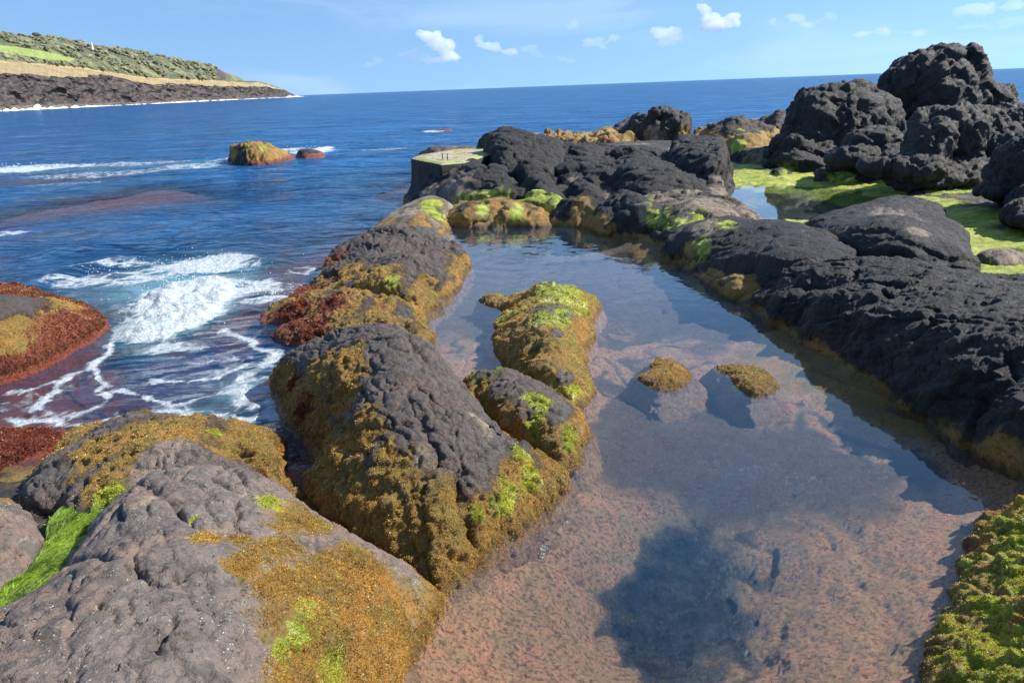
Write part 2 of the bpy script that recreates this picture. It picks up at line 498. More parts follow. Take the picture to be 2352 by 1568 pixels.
    lc = t.mix(t.ramp(t.noise(lst.outputs[0], 1.7, 5, .65, .4), .50, .62), lc, (.17, .26, .03))
    lc = t.mix(t.ramp(n_fine, .46, .68), lc, (.30, .31, .03))
    lc = t.mix(t.ramp(n_micro, .58, .75), lc, (.62, .64, .16))
    base = t.mix(ml, base, lc)
    wetb = t.math('MULTIPLY', t.ramp(t.math('ADD', height, t.math('MULTIPLY', t.math('SUBTRACT', n_mid, .5), .12)), .025, .09, .45, 0), t.ramp(height, -.012, -.002))
    base = t.mix(wetb, base, (.012, .008, .005))
    turf = t.math('MAXIMUM', t.math('MAXIMUM', mo, mr), t.math('MAXIMUM', ml, mp))
    # pits and fissures in bare rock
    pit = t.ramp(t.noise(pos, 21.0, 3, .5), .62, .74)
    pit = t.math('MULTIPLY', pit, t.math('SUBTRACT', 1.0, turf))
    bsdf = t.n('ShaderNodeBsdfPrincipled')
    t.set(bsdf.inputs['Base Color'], base)
    wet = t.ramp(height, -.05, .10, 1, 0)
    rgh = t.math('SUBTRACT', t.ramp(n_mid, .3, .7, .50, .80), t.math('MULTIPLY', wet, .30))
    t.set(bsdf.inputs['Roughness'], rgh)
    bsdf.inputs['Specular IOR Level'].default_value = .45
    hgt = t.math('ADD', t.math('MULTIPLY', n_fine, .022), t.math('MULTIPLY', n_micro, .006))
    hgt = t.math('ADD', hgt, t.math('MULTIPLY', n_mid, .05))
    hgt = t.math('ADD', hgt, t.math('MULTIPLY', t.math('MULTIPLY', t.math('SUBTRACT', 1.0, turf), t.math('SUBTRACT', 1.0, tone)), t.math('MULTIPLY', crag, .20)))
    hgt = t.math('SUBTRACT', hgt, t.math('MULTIPLY', pit, .02))
    tf = t.math('MULTIPLY', t.math('MULTIPLY', turf, t.math('ABSOLUTE', t.math('SUBTRACT', t.noise(pos, 60.0, 5, .75), .5))), .05)
    hgt = t.math('ADD', hgt, tf)
    b = t.n('ShaderNodeBump'); b.inputs['Strength'].default_value = .9; b.inputs['Distance'].default_value = 1.0
    t.link(hgt, b.inputs['Height']); t.link(b.outputs[0], bsdf.inputs['Normal'])
    t.link(bsdf.outputs[0], t.out.inputs[0])
    return t.m
MAT['rock'] = rock_material('coastal_rock')

def water_material(name, kind):
    t = NT(name)
    pos = t.n('ShaderNodeNewGeometry').outputs['Position']
    sc = t.n('ShaderNodeMapping'); t.link(pos, sc.inputs[0])
    b = t.n('ShaderNodeBump')
    if kind == 'sea':
        sc.inputs['Scale'].default_value = (.55, 1.0, 1.0)
        v = sc.outputs[0]
        h = t.math('ADD', t.math('MULTIPLY', t.noise(v, 2.2, 3, .55, .3), .16), t.math('MULTIPLY', t.noise(v, 7.5, 3, .6, .2), .035))
        h = t.math('ADD', h, t.math('MULTIPLY', t.noise(v, .40, 4, .62, .4), .95))
        h = t.math('ADD', h, t.math('MULTIPLY', t.noise(v, .09, 3, .6, .3), 2.4))
        b.inputs['Strength'].default_value = 1.0; rough = .07
    elif kind == 'pool':
        v = sc.outputs[0]
        h = t.math('MULTIPLY', t.math('MULTIPLY', t.noise(v, 3.5, 2, .5, .3), .007), t.math('ADD', .25, t.attr('ripple')))
        b.inputs['Strength'].default_value = 1.0; rough = .015
    else:
        v = sc.outputs[0]
        h = t.math('MULTIPLY', t.noise(v, 4, 2, .5, .2), .0012)
        b.inputs['Strength'].default_value = 1.0; rough = .01
    b.inputs['Distance'].default_value = 1.0
    t.link(h, b.inputs['Height'])
    # Schlick reflectance from the unsigned angle, the same from above and from below the surface
    dt = t.n('ShaderNodeVectorMath', operation='DOT_PRODUCT'); t.link(b.outputs[0], dt.inputs[0]); t.link(t.n('ShaderNodeNewGeometry').outputs['Incoming'], dt.inputs[1])
    cc_ = t.math('MAXIMUM', t.math('ABSOLUTE', dt.outputs['Value']), .17 if kind == 'sea' else .0)
    fres = t.math('ADD', .025, t.math('MULTIPLY', .97, t.math('POWER', t.math('SUBTRACT', 1.0, cc_, clamp=True), 5.0 if kind == 'sea' else 4.2)))
    gl = t.n('ShaderNodeBsdfGlossy'); gl.inputs['Roughness'].default_value = rough; t.link(b.outputs[0], gl.inputs['Normal'])
    gl.inputs['Color'].default_value = (1, 1, 1, 1)
    depth = t.attr('depth'); 
    tr = t.n('ShaderNodeBsdfTransparent')
    # absorption over the water column
    kk = t.n('ShaderNodeCombineColor')
    K = {'sea': (.9, .34, .20), 'pool': (.32, .20, .16), 'tide': (.6, .1, .25)}[kind]
    for i, c in enumerate(K):
        e = t.math('POWER', 2.718, t.math('MULTIPLY', depth, -c)); t.link(e, kk.inputs[i])
    t.link(kk.outputs[0], tr.inputs['Color'])
    df = t.n('ShaderNodeBsdfDiffuse'); t.link(b.outputs[0], df.inputs['Normal'])
    if kind == 'sea':
        aer = t.attr('aerated')
        body = t.mix(t.ramp(t.noise(sc.outputs[0], .22, 7, .7), .38, .62), (.003, .058, .165), (.006, .085, .235))
        cc = t.mix(aer, body, (.14, .36, .42)); t.set(df.inputs['Color'], cc)
        op = t.math('SUBTRACT', 1.0, t.math('POWER', 2.718, t.math('MULTIPLY', depth, -1.25)))
        op = t.math('MAXIMUM', op, t.math('MULTIPLY', aer, .75))
    elif kind == 'pool':
        df.inputs['Color'].default_value = (.012, .085, .18, 1)
        op = t.math('SUBTRACT', 1.0, t.math('POWER', 2.718, t.math('MULTIPLY', depth, -.34)))
    else:
        df.inputs['Color'].default_value = (.01, .03, .01, 1)
        op = t.math('SUBTRACT', 1.0, t.math('POWER', 2.718, t.math('MULTIPLY', depth, -.5)))
    mb = t.n('ShaderNodeMixShader'); t.set(mb.inputs[0], op); t.link(tr.outputs[0], mb.inputs[1]); t.link(df.outputs[0], mb.inputs[2])
    ms = t.n('ShaderNodeMixShader'); t.set(ms.inputs[0], fres); t.link(mb.outputs[0], ms.inputs[1]); t.link(gl.outputs[0], ms.inputs[2])
    last = ms.outputs[0]
    if kind == 'sea':
        fa = t.attr('foam')
        wn = t.n('ShaderNodeVectorMath', operation='ADD')
        nn = t.n('ShaderNodeTexNoise'); t.link(pos, nn.inputs['Vector']); nn.inputs['Scale'].default_value = 2.2; nn.inputs['Detail'].default_value = 4
        sub = t.n('ShaderNodeVectorMath', operation='MULTIPLY_ADD'); t.link(nn.outputs['Color'], sub.inputs[0]); sub.inputs[1].default_value = (.55, .55, .0); sub.inputs[2].default_value = (-.27, -.27, 0)
        t.link(pos, wn.inputs[0]); t.link(sub.outputs[0], wn.inputs[1])
        e1 = t.vor(wn.outputs[0], 2.6, 'DISTANCE_TO_EDGE').outputs['Distance']
        e2 = t.vor(wn.outputs[0], 7.5, 'DISTANCE_TO_EDGE').outputs['Distance']
        lace = t.math('ADD', t.ramp(e1, 0, .30, .75, 0, False), t.ramp(e2, 0, .35, .42, 0, False))
        lace = t.math('ADD', lace, t.math('MULTIPLY', t.math('SUBTRACT', t.noise(wn.outputs[0], 9.0, 5, .7), .5), 1.1))
        s_ = t.math('ADD', t.math('MULTIPLY', fa, 1.72), t.math('MULTIPLY', lace, .58))
        fm = t.ramp(s_, .80, 1.36)
        fm = t.math('MULTIPLY', fm, t.ramp(fa, .02, .15))
        fd = t.n('ShaderNodeBsdfDiffuse'); 
        t.set(fd.inputs['Color'], t.mix(t.ramp(t.noise(pos, 14, 4, .7), .3, .7), (.36, .45, .50), (.68, .70, .71)))
        fb = t.n('ShaderNodeBump'); fb.inputs['Strength'].default_value = .8; fb.inputs['Distance'].default_value = .09
        t.link(t.noise(pos, 16, 5, .7), fb.inputs['Height']); t.link(fb.outputs[0], fd.inputs['Normal'])
        m3 = t.n('ShaderNodeMixShader'); t.set(m3.inputs[0], t.math('MULTIPLY', fm, .93)); t.link(last, m3.inputs[1]); t.link(fd.outputs[0], m3.inputs[2])
        last = m3.outputs[0]
    t.link(last, t.out.inputs[0])
    return t.m
MAT['sea'] = water_material('sea_water', 'sea')
MAT['pool'] = water_material('pool_water', 'pool')
MAT['tide'] = water_material('tide_pool_water', 'tide')

def simple(name, ca, cb, scale=8, rough=.8, bump=.02, detail=5):
    t = NT(name)
    pos = t.n('ShaderNodeNewGeometry').outputs['Position']
    n = t.noise(pos, scale, detail, .6)
    bs = t.n('ShaderNodeBsdfPrincipled'); t.set(bs.inputs['Base Color'], t.mix(t.ramp(n, .35, .65), ca, cb)); bs.inputs['Roughness'].default_value = rough
    b = t.n('ShaderNodeBump'); b.inputs['Distance'].default_value = bump; b.inputs['Strength'].default_value = .8
    t.link(t.noise(pos, scale*3, detail, .65), b.inputs['Height']); t.link(b.outputs[0], bs.inputs['Normal'])
    t.link(bs.outputs[0], t.out.inputs[0])
    return t.m
MAT['white'] = simple('white_paint', (.80, .80, .78), (.72, .72, .70), 2)
MAT['foam'] = simple('surf_foam', (.85, .88, .90), (.95, .95, .95), .4, .9, .3)
MAT['iron'] = simple('rusty_iron', (.05, .03, .02), (.12, .05, .025), 30)

def concrete_material():
    t = NT('weathered_concrete')
    g = t.n('ShaderNodeNewGeometry'); pos = g.outputs['Position']
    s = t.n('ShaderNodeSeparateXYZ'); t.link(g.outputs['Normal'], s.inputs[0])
    mp = t.n('ShaderNodeMapping'); t.link(pos, mp.inputs[0]); mp.inputs['Scale'].default_value = (3, 3, .5)
    streak = t.noise(mp.outputs[0], 1.6, 5, .6)
    side = t.mix(t.ramp(streak, .4, .62), (.010, .010, .010), (.034, .032, .026))  # sides near-black: shade of the faces turned from the sun, put into colour
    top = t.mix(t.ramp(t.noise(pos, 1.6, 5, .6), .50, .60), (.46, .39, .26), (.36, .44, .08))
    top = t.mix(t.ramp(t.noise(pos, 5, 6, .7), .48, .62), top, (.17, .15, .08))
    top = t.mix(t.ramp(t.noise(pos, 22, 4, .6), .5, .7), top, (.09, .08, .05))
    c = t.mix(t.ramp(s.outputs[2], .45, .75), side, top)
    bs = t.n('ShaderNodeBsdfPrincipled'); t.set(bs.inputs['Base Color'], c); bs.inputs['Roughness'].default_value = .85
    b = t.n('ShaderNodeBump'); b.inputs['Distance'].default_value = .03; t.link(t.noise(pos, 20, 5, .6), b.inputs['Height']); t.link(b.outputs[0], bs.inputs['Normal'])
    t.link(bs.outputs[0], t.out.inputs[0]); return t.m
MAT['concrete'] = concrete_material()

def headland_material():
    t = NT('headland_ground')
    g = t.n('ShaderNodeNewGeometry'); pos = g.outputs['Position']
    cliff, dry, green, field = t.attr('cliff'), t.attr('dry'), t.attr('green'), t.attr('field')
    n1 = t.noise(pos, .045, 6, .65); n2 = t.noise(pos, .16, 5, .7); n3 = t.noise(pos, .6, 4, .7)
    mz = t.n('ShaderNodeMapping'); t.link(pos, mz.inputs[0]); mz.inputs['Scale'].default_value = (1, 1, 3.0)
    st = t.noise(mz.outputs[0], .12, 6, .7)
    cl = t.mix(t.ramp(st, .42, .60), (.032, .026, .025), (.125, .095, .08))
    cl = t.mix(t.ramp(n3, .5, .72), cl, (.022, .020, .024))
    cl = t.mix(t.ramp(n1, .5, .70), cl, (.13, .085, .068))
    dr = t.mix(t.ramp(n2, .4, .62), (.44, .33, .16), (.34, .27, .13))
    dr = t.mix(t.ramp(n1, .52, .66), dr, (.36, .20, .12))
    gr = t.mix(t.ramp(n2, .42, .60), (.070, .080, .042), (.17, .17, .085))
    gr = t.mix(t.ramp(n1, .50, .64), gr, (.24, .24, .11))
    gr = t.mix(t.ramp(n3, .52, .70), gr, (.035, .05, .03))
    fd = t.mix(t.ramp(n2, .4, .6), (.24, .32, .07), (.29, .34, .10))
    c = t.mix(t.ramp(t.math('ADD', green, t.math('MULTIPLY', t.math('SUBTRACT', n2, .5), .8)), .4, .6), dr, gr)
    c = t.mix(t.ramp(t.math('ADD', field, t.math('MULTIPLY', t.math('SUBTRACT', n2, .5), .4)), .45, .6), c, fd)
    c = t.mix(t.ramp(t.math('ADD', cliff, t.math('MULTIPLY', t.math('SUBTRACT', n2, .5), .5)), .42, .58), c, cl)
    bs = t.n('ShaderNodeBsdfPrincipled'); t.set(bs.inputs['Base Color'], c); bs.inputs['Roughness'].default_value = .9
    b = t.n('ShaderNodeBump'); b.inputs['Distance'].default_value = 4; b.inputs['Strength'].default_value = .9
    t.link(t.math('ADD', n2, t.math('MULTIPLY', n3, .4)), b.inputs['Height']); t.link(b.outputs[0], bs.inputs['Normal'])
    t.link(bs.outputs[0], t.out.inputs[0]); return t.m
MAT['headland'] = headland_material()

def cloud_material(name, dens):
    t = NT(name)
    v = t.n('ShaderNodeVolumePrincipled'); v.inputs['Color'].default_value = (1, 1, 1, 1); v.inputs['Density'].default_value = dens; v.inputs['Anisotropy'].default_value = .0
    t.link(v.outputs[0], t.out.inputs['Volume']); return t.m
for i_, d_ in enumerate((.0022, .0042, .0075, .014)): MAT['cloud%d' % i_] = cloud_material('cloud_vapour', d_)

def weed_material(name, c1, c2, c3):
    t = NT(name)
    pos = t.n('ShaderNodeNewGeometry').outputs['Position']
    s = t.attr('shade')
    c = t.mix(s, c1, c2); c = t.mix(t.ramp(t.noise(pos, 9, 3, .6), .5, .65), c, c3)
    df = t.n('ShaderNodeBsdfPrincipled'); t.set(df.inputs['Base Color'], c); df.inputs['Roughness'].default_value = .42
    tl = t.n('ShaderNodeBsdfTranslucent'); t.set(tl.inputs['Color'], c)
    ms = t.n('ShaderNodeMixShader'); ms.inputs[0].default_value = .3; t.link(df.outputs[0], ms.inputs[1]); t.link(tl.outputs[0], ms.inputs[2])
    t.link(ms.outputs[0], t.out.inputs[0]); return t.m
MAT['greenweed'] = weed_material('green_hair_algae', (.05, .12, .01), (.62, .80, .10), (.40, .56, .05))
MAT['turf_ochre'] = weed_material('ochre_turf', (.24, .13, .025), (.78, .45, .09), (.58, .40, .07))
MAT['turf_lime'] = weed_material('lime_turf', (.30, .31, .03), (.66, .70, .11), (.54, .56, .07))
MAT['turf_red'] = weed_material('red_turf', (.10, .022, .012), (.38, .115, .055), (.24, .06, .028))
# ------------------------------------------------------------------ bedrock + sea floor (one sheet)
BED = [  # pool
 (950,1500,-0.07),(1040,1400,-0.07),(1150,1300,-0.09),(1250,1200,-0.10),(1330,1110,-0.11),(1180,1420,-0.17),(1300,1400,-0.23),(1250,1530,-0.23),
 (1400,1300,-0.29),(1440,1200,-0.28),(1400,1060,-0.23),(1330,1250,-0.20),(1050,1568,-0.11),
 (1360,1560,-0.86),(1480,1460,-0.94),(1600,1370,-0.86),(1690,1290,-0.79),(1540,1290,-.5),(1500,1580,-.72),
 (1560,1120,-.26),(1650,1180,-.27),(1500,1050,-.36),
 (1800,1450,-.24),(2000,1400,-0.19),(2100,1300,-0.15),(1880,1250,-.22),(2100,1150,-0.23),(1900,1050,-0.25),(1750,1100,-.24),
 (1750,980,-0.28),(2000,1000,-0.14),(2200,1150,-0.15),(2150,1500,-0.07),(1850,1560,-0.28),(1640,1560,-.42),(2200,1280,-0.07),(2050,1560,-0.11),
 (1550,960,-0.47),(1450,960,-0.44),(1620,1010,-0.47),(1390,900,-0.11),(1350,850,-0.06),(1500,800,-0.14),(1600,760,-0.15),(1700,830,-0.12),(1800,890,-0.11),
 (1530,720,-0.41),(1490,700,-0.36),(1450,655,-0.17),(1600,665,-0.25),(1350,620,-0.25),(1250,560,-0.39),(1150,550,-0.33),(1200,600,-0.44),
 (1120,640,-0.22),(1090,760,-0.28),(1060,810,-0.17),(1100,850,-0.08),(1300,540,-0.25),(1430,575,-0.39),(1750,790,-0.50),(1650,710,-0.50),
 (1380,740,-0.14),(1420,780,-0.17),(1850,860,-0.03),(1250,640,-0.25),
 # sea side
 (300,850,-.42),(450,775,-.22),(550,900,-.6),(400,920,-.5),(200,920,-.30),(100,960,-.22),(50,1000,-.14),(140,1040,-.12),
 (650,670,-.28),(600,655,-.22),(500,640,-.9),(300,650,-1.4),(100,600,-2.4),(500,570,-2.6),(800,510,-2.6),(900,460,-2.8),(700,590,-1.2),
 (200,475,-.38),(100,440,-.34),(400,432,-.26),(50,492,-.17),(0,395,-.3),(300,385,-.35),(500,375,-.4),(600,550,-2.5),(200,560,-1.8),(700,420,-1.8),
 (850,350,-.6),(780,347,-.5),(650,1080,-.45),(-200,700,-.6),(-300,1000,-.3),(-300,450,-.6),(300,330,-3.5),(900,300,-3.5),(-200,330,-3),
 (700,900,-.3),(760,1000,-.2),(250,1000,-.3),(620,760,-.2),(700,750,-.15),
 # rock shelf
 (1100,480,.12),(1250,480,.12),(1500,530,.22),(1620,600,.05),(1250,400,.35),(1450,380,.35),(1600,430,.32),(1750,385,.34),(1900,395,.33),(2100,420,.34),
 (2300,440,.36),(1690,465,.255,.14),(1720,448,.255,.05),(1800,445,.255,-.02),(1850,480,.255,-.05),(1920,470,.255,-.05),(1880,445,.255,0.),(1960,452,.255,.08),(1985,470,.255,.15),(1780,492,.255,.10),(1740,475,.255,.05),(2260,575,.24,.14),(1700,416,.31),(1850,416,.31),(1960,424,.31),(2010,445,.31),(2000,500,.30),(1760,505,.28),(2060,470,.31),(2200,510,.30),(2200,555,.32),(2330,640,.30),(2180,600,.33),(1300,340,.25),(1500,325,.2),
 (1700,330,.4),(1900,300,.45),(2200,300,.5),(2600,500,.45),(2700,900,.5),(2600,1300,.3),(2450,1568,.3),(1050,400,.1),(1400,450,.35),(1750,520,.36),(1950,520,.34),
 (1450,300,-1.2),(1150,310,-1.2),(1700,258,-1.5),(1600,600,-.1),(1900,800,-.05),(2150,950,-.05),(2350,1110,-.02),(1750,600,.3),(1900,650,.4),(2100,750,.4),
 # land under the foreground rocks
 (1525,905,0,-.10),(1740,918,0,-.10),(1530,868,0,-.04),(1715,880,0,-.04),(1610,850,0,-.14),(1640,900,0,-.17),(1560,930,0,-.3),
 (300,1300,.3),(100,1600,.4),(600,1600,.3),(850,1550,.05),(850,1200,-.1),(1100,1100,-.1),(1000,900,-.1),(950,650,-.05),(860,760,-.1),(980,520,-.05),(300,1050,.0),(150,1180,.22),(500,1050,.0),
]
POOL_PX = [(1010,505),(1270,490),(1440,530),(1600,590),(1900,740),(2150,880),(2420,1080),(2420,1250),(2330,1400),(2330,1750),(700,1750),(800,1568),(850,1320),
           (850,1150),(880,1000),(880,850),(930,760),(900,680),(930,600),(940,540)]
POOL = np.array([W(x, y, 0)[:2] for x, y in POOL_PX])
def bedpt(p):
    q = W(*p[:3])
    if len(p) == 4: q[2] = p[3]
    return q
_bed = TPS([bedpt(p) for p in BED], 3e-3)
def bed_z(X, Y):
    Z = _bed(X, Y)
    Z = np.where((X < -2.2) & (Y > 9), np.minimum(Z, -.24), Z)
    Z = np.where((X < -1.2) & (Y > 14), np.minimum(Z, -.22), Z)
    return np.clip(Z, -4.5, .75)
def polar(az0, az1, naz, d0, d1, nd):
    a = np.radians(np.linspace(az0, az1, naz)); r = np.exp(np.linspace(math.log(d0), math.log(d1), nd))
    R, A = np.meshgrid(r, a, indexing='ij')
    return R*np.sin(A), R*np.cos(A), R
X, Y, R = polar(-52, 50, 900, 1.3, 62, 900)
Z = bed_z(X, Y)
# beyond the reef the floor drops away
Z = np.where(R > 30, np.clip(Z, -4.5, -.3), Z)
V = np.stack([X, Y, Z], -1).reshape(-1, 3)
N = grid_normals(V, 900, 900)
a0 = zones(V, N, tone=.15, ochre_h=.12, red_h=-9, lime=0, patches=(), seed=900)
under = V[:, 2] < .03
left = sm(.3, -.6, V[:, 0]-(-1.3+.05*V[:, 1])) if False else (V[:, 0] < np.interp(V[:, 1], [0, 4, 7, 12, 30], [-.9, -.9, -.8, -1.6, -6]))
inpool = poly_sdf(POOL, V[:, 0], V[:, 1]) > 0
depth = -V[:, 2]
nb = fbm(V, 1.4, 4, 901)
nc = fbm(V, 3.6, 4, 905)
wq = V+np.stack([fbm(V, 1.2, 3, 911), fbm(V+9, 1.2, 3, 912), 0*depth], 1)*.5
chan = sm(.17, .0, np.abs(vnoise(wq*np.array([1.0, .62, 0]), 913)))*sm(.06, .2, depth)
finech = sm(.14, .0, np.abs(vnoise(wq*np.array([2.4, 1.7, 0])+5, 914)))*sm(.05, .15, depth)
dd_ = depth+.13*nb+.09*nc+.13*chan+.06*finech
right = sm(1.7, 2.3, V[:, 0]+.3*nb)
a0['pink'] = np.where(inpool, np.clip(1.1-1.1*sm(.44, .66, dd_), 0, 1), a0['pink'])  # bed colour darkens with depth: dark weed plus light lost in deep water
a0['ochre'] = np.where(inpool, np.clip(.45*sm(.15, .35, dd_)*sm(-.1, .3, nc)+right*.9*sm(.22, .10, dd_)*sm(4.5, 5.2, V[:, 1]), 0, 1), a0['ochre'])
a0['pink'] = np.where(inpool & (right > .5) & (V[:, 1] > 5), a0['pink']*sm(.05, .2, dd_), a0['pink'])
a0['lime'] = 0*depth
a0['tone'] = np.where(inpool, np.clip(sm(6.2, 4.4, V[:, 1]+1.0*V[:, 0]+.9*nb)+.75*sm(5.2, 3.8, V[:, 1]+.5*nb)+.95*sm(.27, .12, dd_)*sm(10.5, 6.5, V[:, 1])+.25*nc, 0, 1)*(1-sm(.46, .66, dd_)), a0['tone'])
ct = W(1400, 590, -.4); a0['tan'] = np.where(inpool, sm(2.0, .6, np.hypot((V[:, 0]-ct[0])/1.3, V[:, 1]-ct[1])+.6*nb), 0*depth); a0['pink'] = a0['pink']*(1-.7*np.where(inpool, a0['tan'], 0))
a0['red'] = np.where(~inpool & (V[:, 2] < .02) & (V[:, 0] < 0), np.clip(1.1+.5*nb-.5*np.clip(depth-.5, 0, 9), 0, 1), a0['red'])
# green covered shelf round the tide pool
def wpatch(px, py, z, r, ax=1.0):
    c = W(px, py, z); q = np.hypot((V[:, 0]-c[0])/ax, V[:, 1]-c[1])/r
    return 1-sm(.65, 1.1, q+.3*nb)
g = np.zeros(len(V))
for p in [(1720,410,.3,1.5,1.2),(1850,415,.3,1.4,1.4),(1980,430,.3,1.2,1.4),(2100,440,.3,1.2,1.2),(2250,430,.33,1.4,1),(2150,500,.3,1.3,1),(2230,540,.3,1.0,1),
          (2330,560,.3,.9,1),(2300,620,.3,.6,1.2),(1830,510,.33,.6,1.8),(1700,470,.2,.5,1),(2060,470,.3,1.3,1),(1900,470,.15,1.3,1.2),(1700,385,.33,.8,1.4),(2100,400,.35,1.2,1.5),(2250,590,.25,.6,1.0),
          (1500,475,.35,.8,.6),(1530,500,.33,.7,.6),(1460,460,.35,.6,.6)]:
    g = np.maximum(g, wpatch(*p))
g = g*sm(-.55, -.2, nb+.6*fbm(V*np.array([.6, 1.5, 1]), 3, 3, 907)+.15)
a0['lime'] = g*sm(.03, .09, V[:, 2]); a0['ochre'] = a0['ochre']*(1-g)
a0['tan'] = np.where(inpool & (V[:, 2] < 0), a0['tan'], np.clip(.7*(V[:, 2] > .2)*(.4+nb), 0, 1))
turf = np.clip(a0['ochre']+a0['lime']+a0['red']+a0['pink'], 0, 1)
rock_d = displace(V, N, turf, 1.0+.5*sm(8, 16, np.hypot(V[:, 0], V[:, 1])), None, 900, 6, 1.0-.35*inpool)
# soft drifts of weed on the green flat, rocky ledges in the pool
lump = np.where(inpool, .07*ridged(V*np.array([.7, 1.6, 1]), 1.3, 3, 930)*sm(.10, .35, depth)-.030*chan-.015*finech, 0) + .05*g*fbm(V*np.array([1, 2.0, 1]), 1.8, 3, 931)
rock_d[:, 2] += lump
V = rock_d
BEDGRID = (X, Y, V[:, 2].reshape(X.shape))
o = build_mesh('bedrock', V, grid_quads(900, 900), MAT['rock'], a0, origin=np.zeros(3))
tag(o, kind='structure')

# ------------------------------------------------------------------ sea
def swell(P, sp):
    """wave height; sp = local grid spacing, waves too short for it are left to the bump"""
    x, y = P[:, 0], P[:, 1]
    Q = np.stack([x*.62+y*.12, y-.15*x, 0*x], 1)
    h = np.zeros(len(P))
    for lam, amp, sd in ((14, .07, 1), (5.5, .055, 2), (2.4, .045, 3), (1.15, .046, 4), (.55, .026, 5), (.28, .010, 6)):
        k = sm(.42, .20, sp/lam)
        if k.max() <= 0: continue
        r = 1-2*np.abs(vnoise(Q/lam+sd*7.7, 950+sd))
        h += amp*k*(r*.6+.8*vnoise(Q/lam*1.3+3, 970+sd))
    return h
naz, nd = 1000, 1250
X, Y, R = polar(-66, 62, naz, 2.2, 16000, nd)
P = np.stack([X, Y, 0*X], -1).reshape(-1, 3)
sp = R.ravel()*(math.log(16000/2.2)/nd)
bz = np.full(len(P), -6.0)
near = R.ravel() < 62
bz[near] = bed_z(P[near, 0], P[near, 1])-np.clip(R.ravel()[near]-33, 0, 99)*.25
dep = np.clip(SEA-bz, .0, 8)
h = swell(P, sp)
# calm where the reef shelters it, higher on the open side
shel = sm(.15, 2.2, dep)
h = h*(.16+.84*shel)
def blob(px, py, rx, ry, z=SEA, ang=0):
    c = W(px, py, z); rr = FPX/np.hypot(*c[:2])
    ax = rx/FPX*np.hypot(c[0], c[1]); 
    e = abs(W(px, py-ry*.5, z)[1]-W(px, py+ry*.5, z)[1])
    dx, dy = P[:, 0]-c[0], P[:, 1]-c[1]
    ca, sa = math.cos(math.radians(ang)), math.sin(math.radians(ang))
    u = (dx*ca+dy*sa)/ax; v = (-dx*sa+dy*ca)/e
    q = np.sqrt(u*u+v*v)
    return q
idx = np.where(R.ravel() < 60)[0]
Pn = P[idx]
nz1 = fbm(Pn, 1.1, 4, 990); nz2 = fbm(Pn, 3.2, 4, 991)
def fb(px, py, rx, ry, s=1.0, soft=.6):
    global P
    q = blob_i(px, py, rx, ry)
    return s*(1-sm(1-soft, 1.15, q+.35*nz1+.2*nz2))
def blob_i(px, py, rx, ry):
    c = W(px, py, SEA)
    ax = rx/FPX*np.hypot(c[0], c[1])*1.02
    e = abs(W(px, py-ry, SEA)[1]-W(px, py+ry, SEA)[1])/2
    return np.sqrt(((Pn[:, 0]-c[0])/ax)**2+((Pn[:, 1]-c[1])/e)**2)
foam = np.zeros(len(P)); aer = np.zeros(len(P))
fn = np.zeros(len(idx)); an = np.zeros(len(idx))
for p in [(400,735,110,55,.95),(440,680,130,55,.85),(470,615,150,20,.66),(300,640,170,24,.42),(180,650,110,16,.40),(560,665,120,30,.50),(620,690,90,14,.5),(350,770,90,25,.75),
          (250,612,120,10,.40),(500,830,90,14,.30),(570,900,90,55,.42),(610,930,60,30,.45),(430,940,160,22,.26),(150,960,190,16,.32),(120,900,90,24,.22),(300,880,220,70,.12),
          (540,840,90,40,.26),(60,935,90,20,.22),(350,1000,250,16,.24),(600,870,60,60,.34),
          (100,387,170,7,.46),(30,393,110,7,.66),(300,380,160,7,.36),(430,388,110,12,.36),(230,402,220,10,.34),(150,425,120,6,.30),(720,352,60,7,.62),(740,345,30,6,.7),(650,347,60,5,.5),(520,372,50,8,.35),
          (700,625,60,16,.34),(20,540,50,8,.45),(1000,302,40,4,.5),(880,347,80,5,.30),(600,398,120,5,.22),(390,800,120,18,.45)]:
    fn = np.maximum(fn, fb(*p))
for p in [(420,650,260,75,.85),(560,900,140,70,.55),(400,740,160,80,.8),(480,950,180,40,.5),(300,385,260,9,.22),(470,385,70,7,.4),(720,352,70,5,.4)]:
    an = np.maximum(an, fb(*p, soft=.8))
# drifting streaks of foam
for L, w_, s in [([(255,790),(240,815),(205,850),(150,868),(112,902),(92,930),(112,955)],.05,.55),([(0,966),(70,972),(140,970),(220,968),(290,960)],.06,.5),
                 ([(215,850),(250,905),(240,925),(180,955)],.035,.5),([(340,882),(420,878),(500,868),(560,840)],.035,.55),([(350,920),(400,928),(470,915),(540,900)],.03,.5),
                 ([(520,760),(600,795),(640,815)],.05,.5),([(640,815),(600,850),(560,870),(610,900),(650,960)],.09,.5),([(245,905),(320,900),(345,920)],.04,.5),
                 ([(0,905),(60,895),(160,865)],.03,.45),([(380,945),(440,960),(520,965),(620,960)],.06,.5)]:
    lw = np.array([W(x, y, SEA)[:2] for x, y in L])
    dl = line_dist(lw, Pn[:, 0]+.20*nz1+.05*nz2, Pn[:, 1]+.22*nz2)
    fn = np.maximum(fn, s*np.exp(-(dl/(w_*1.6))**2))
foam[idx] = fn; aer[idx] = an
# turbulent heaps of white water
tb = sm(.45, .9, fn)
hn = h[idx]+tb*(.17*np.abs(vnoise(Pn*2.6, 995))+.09*fbm(Pn, 6, 4, 996)+.05)
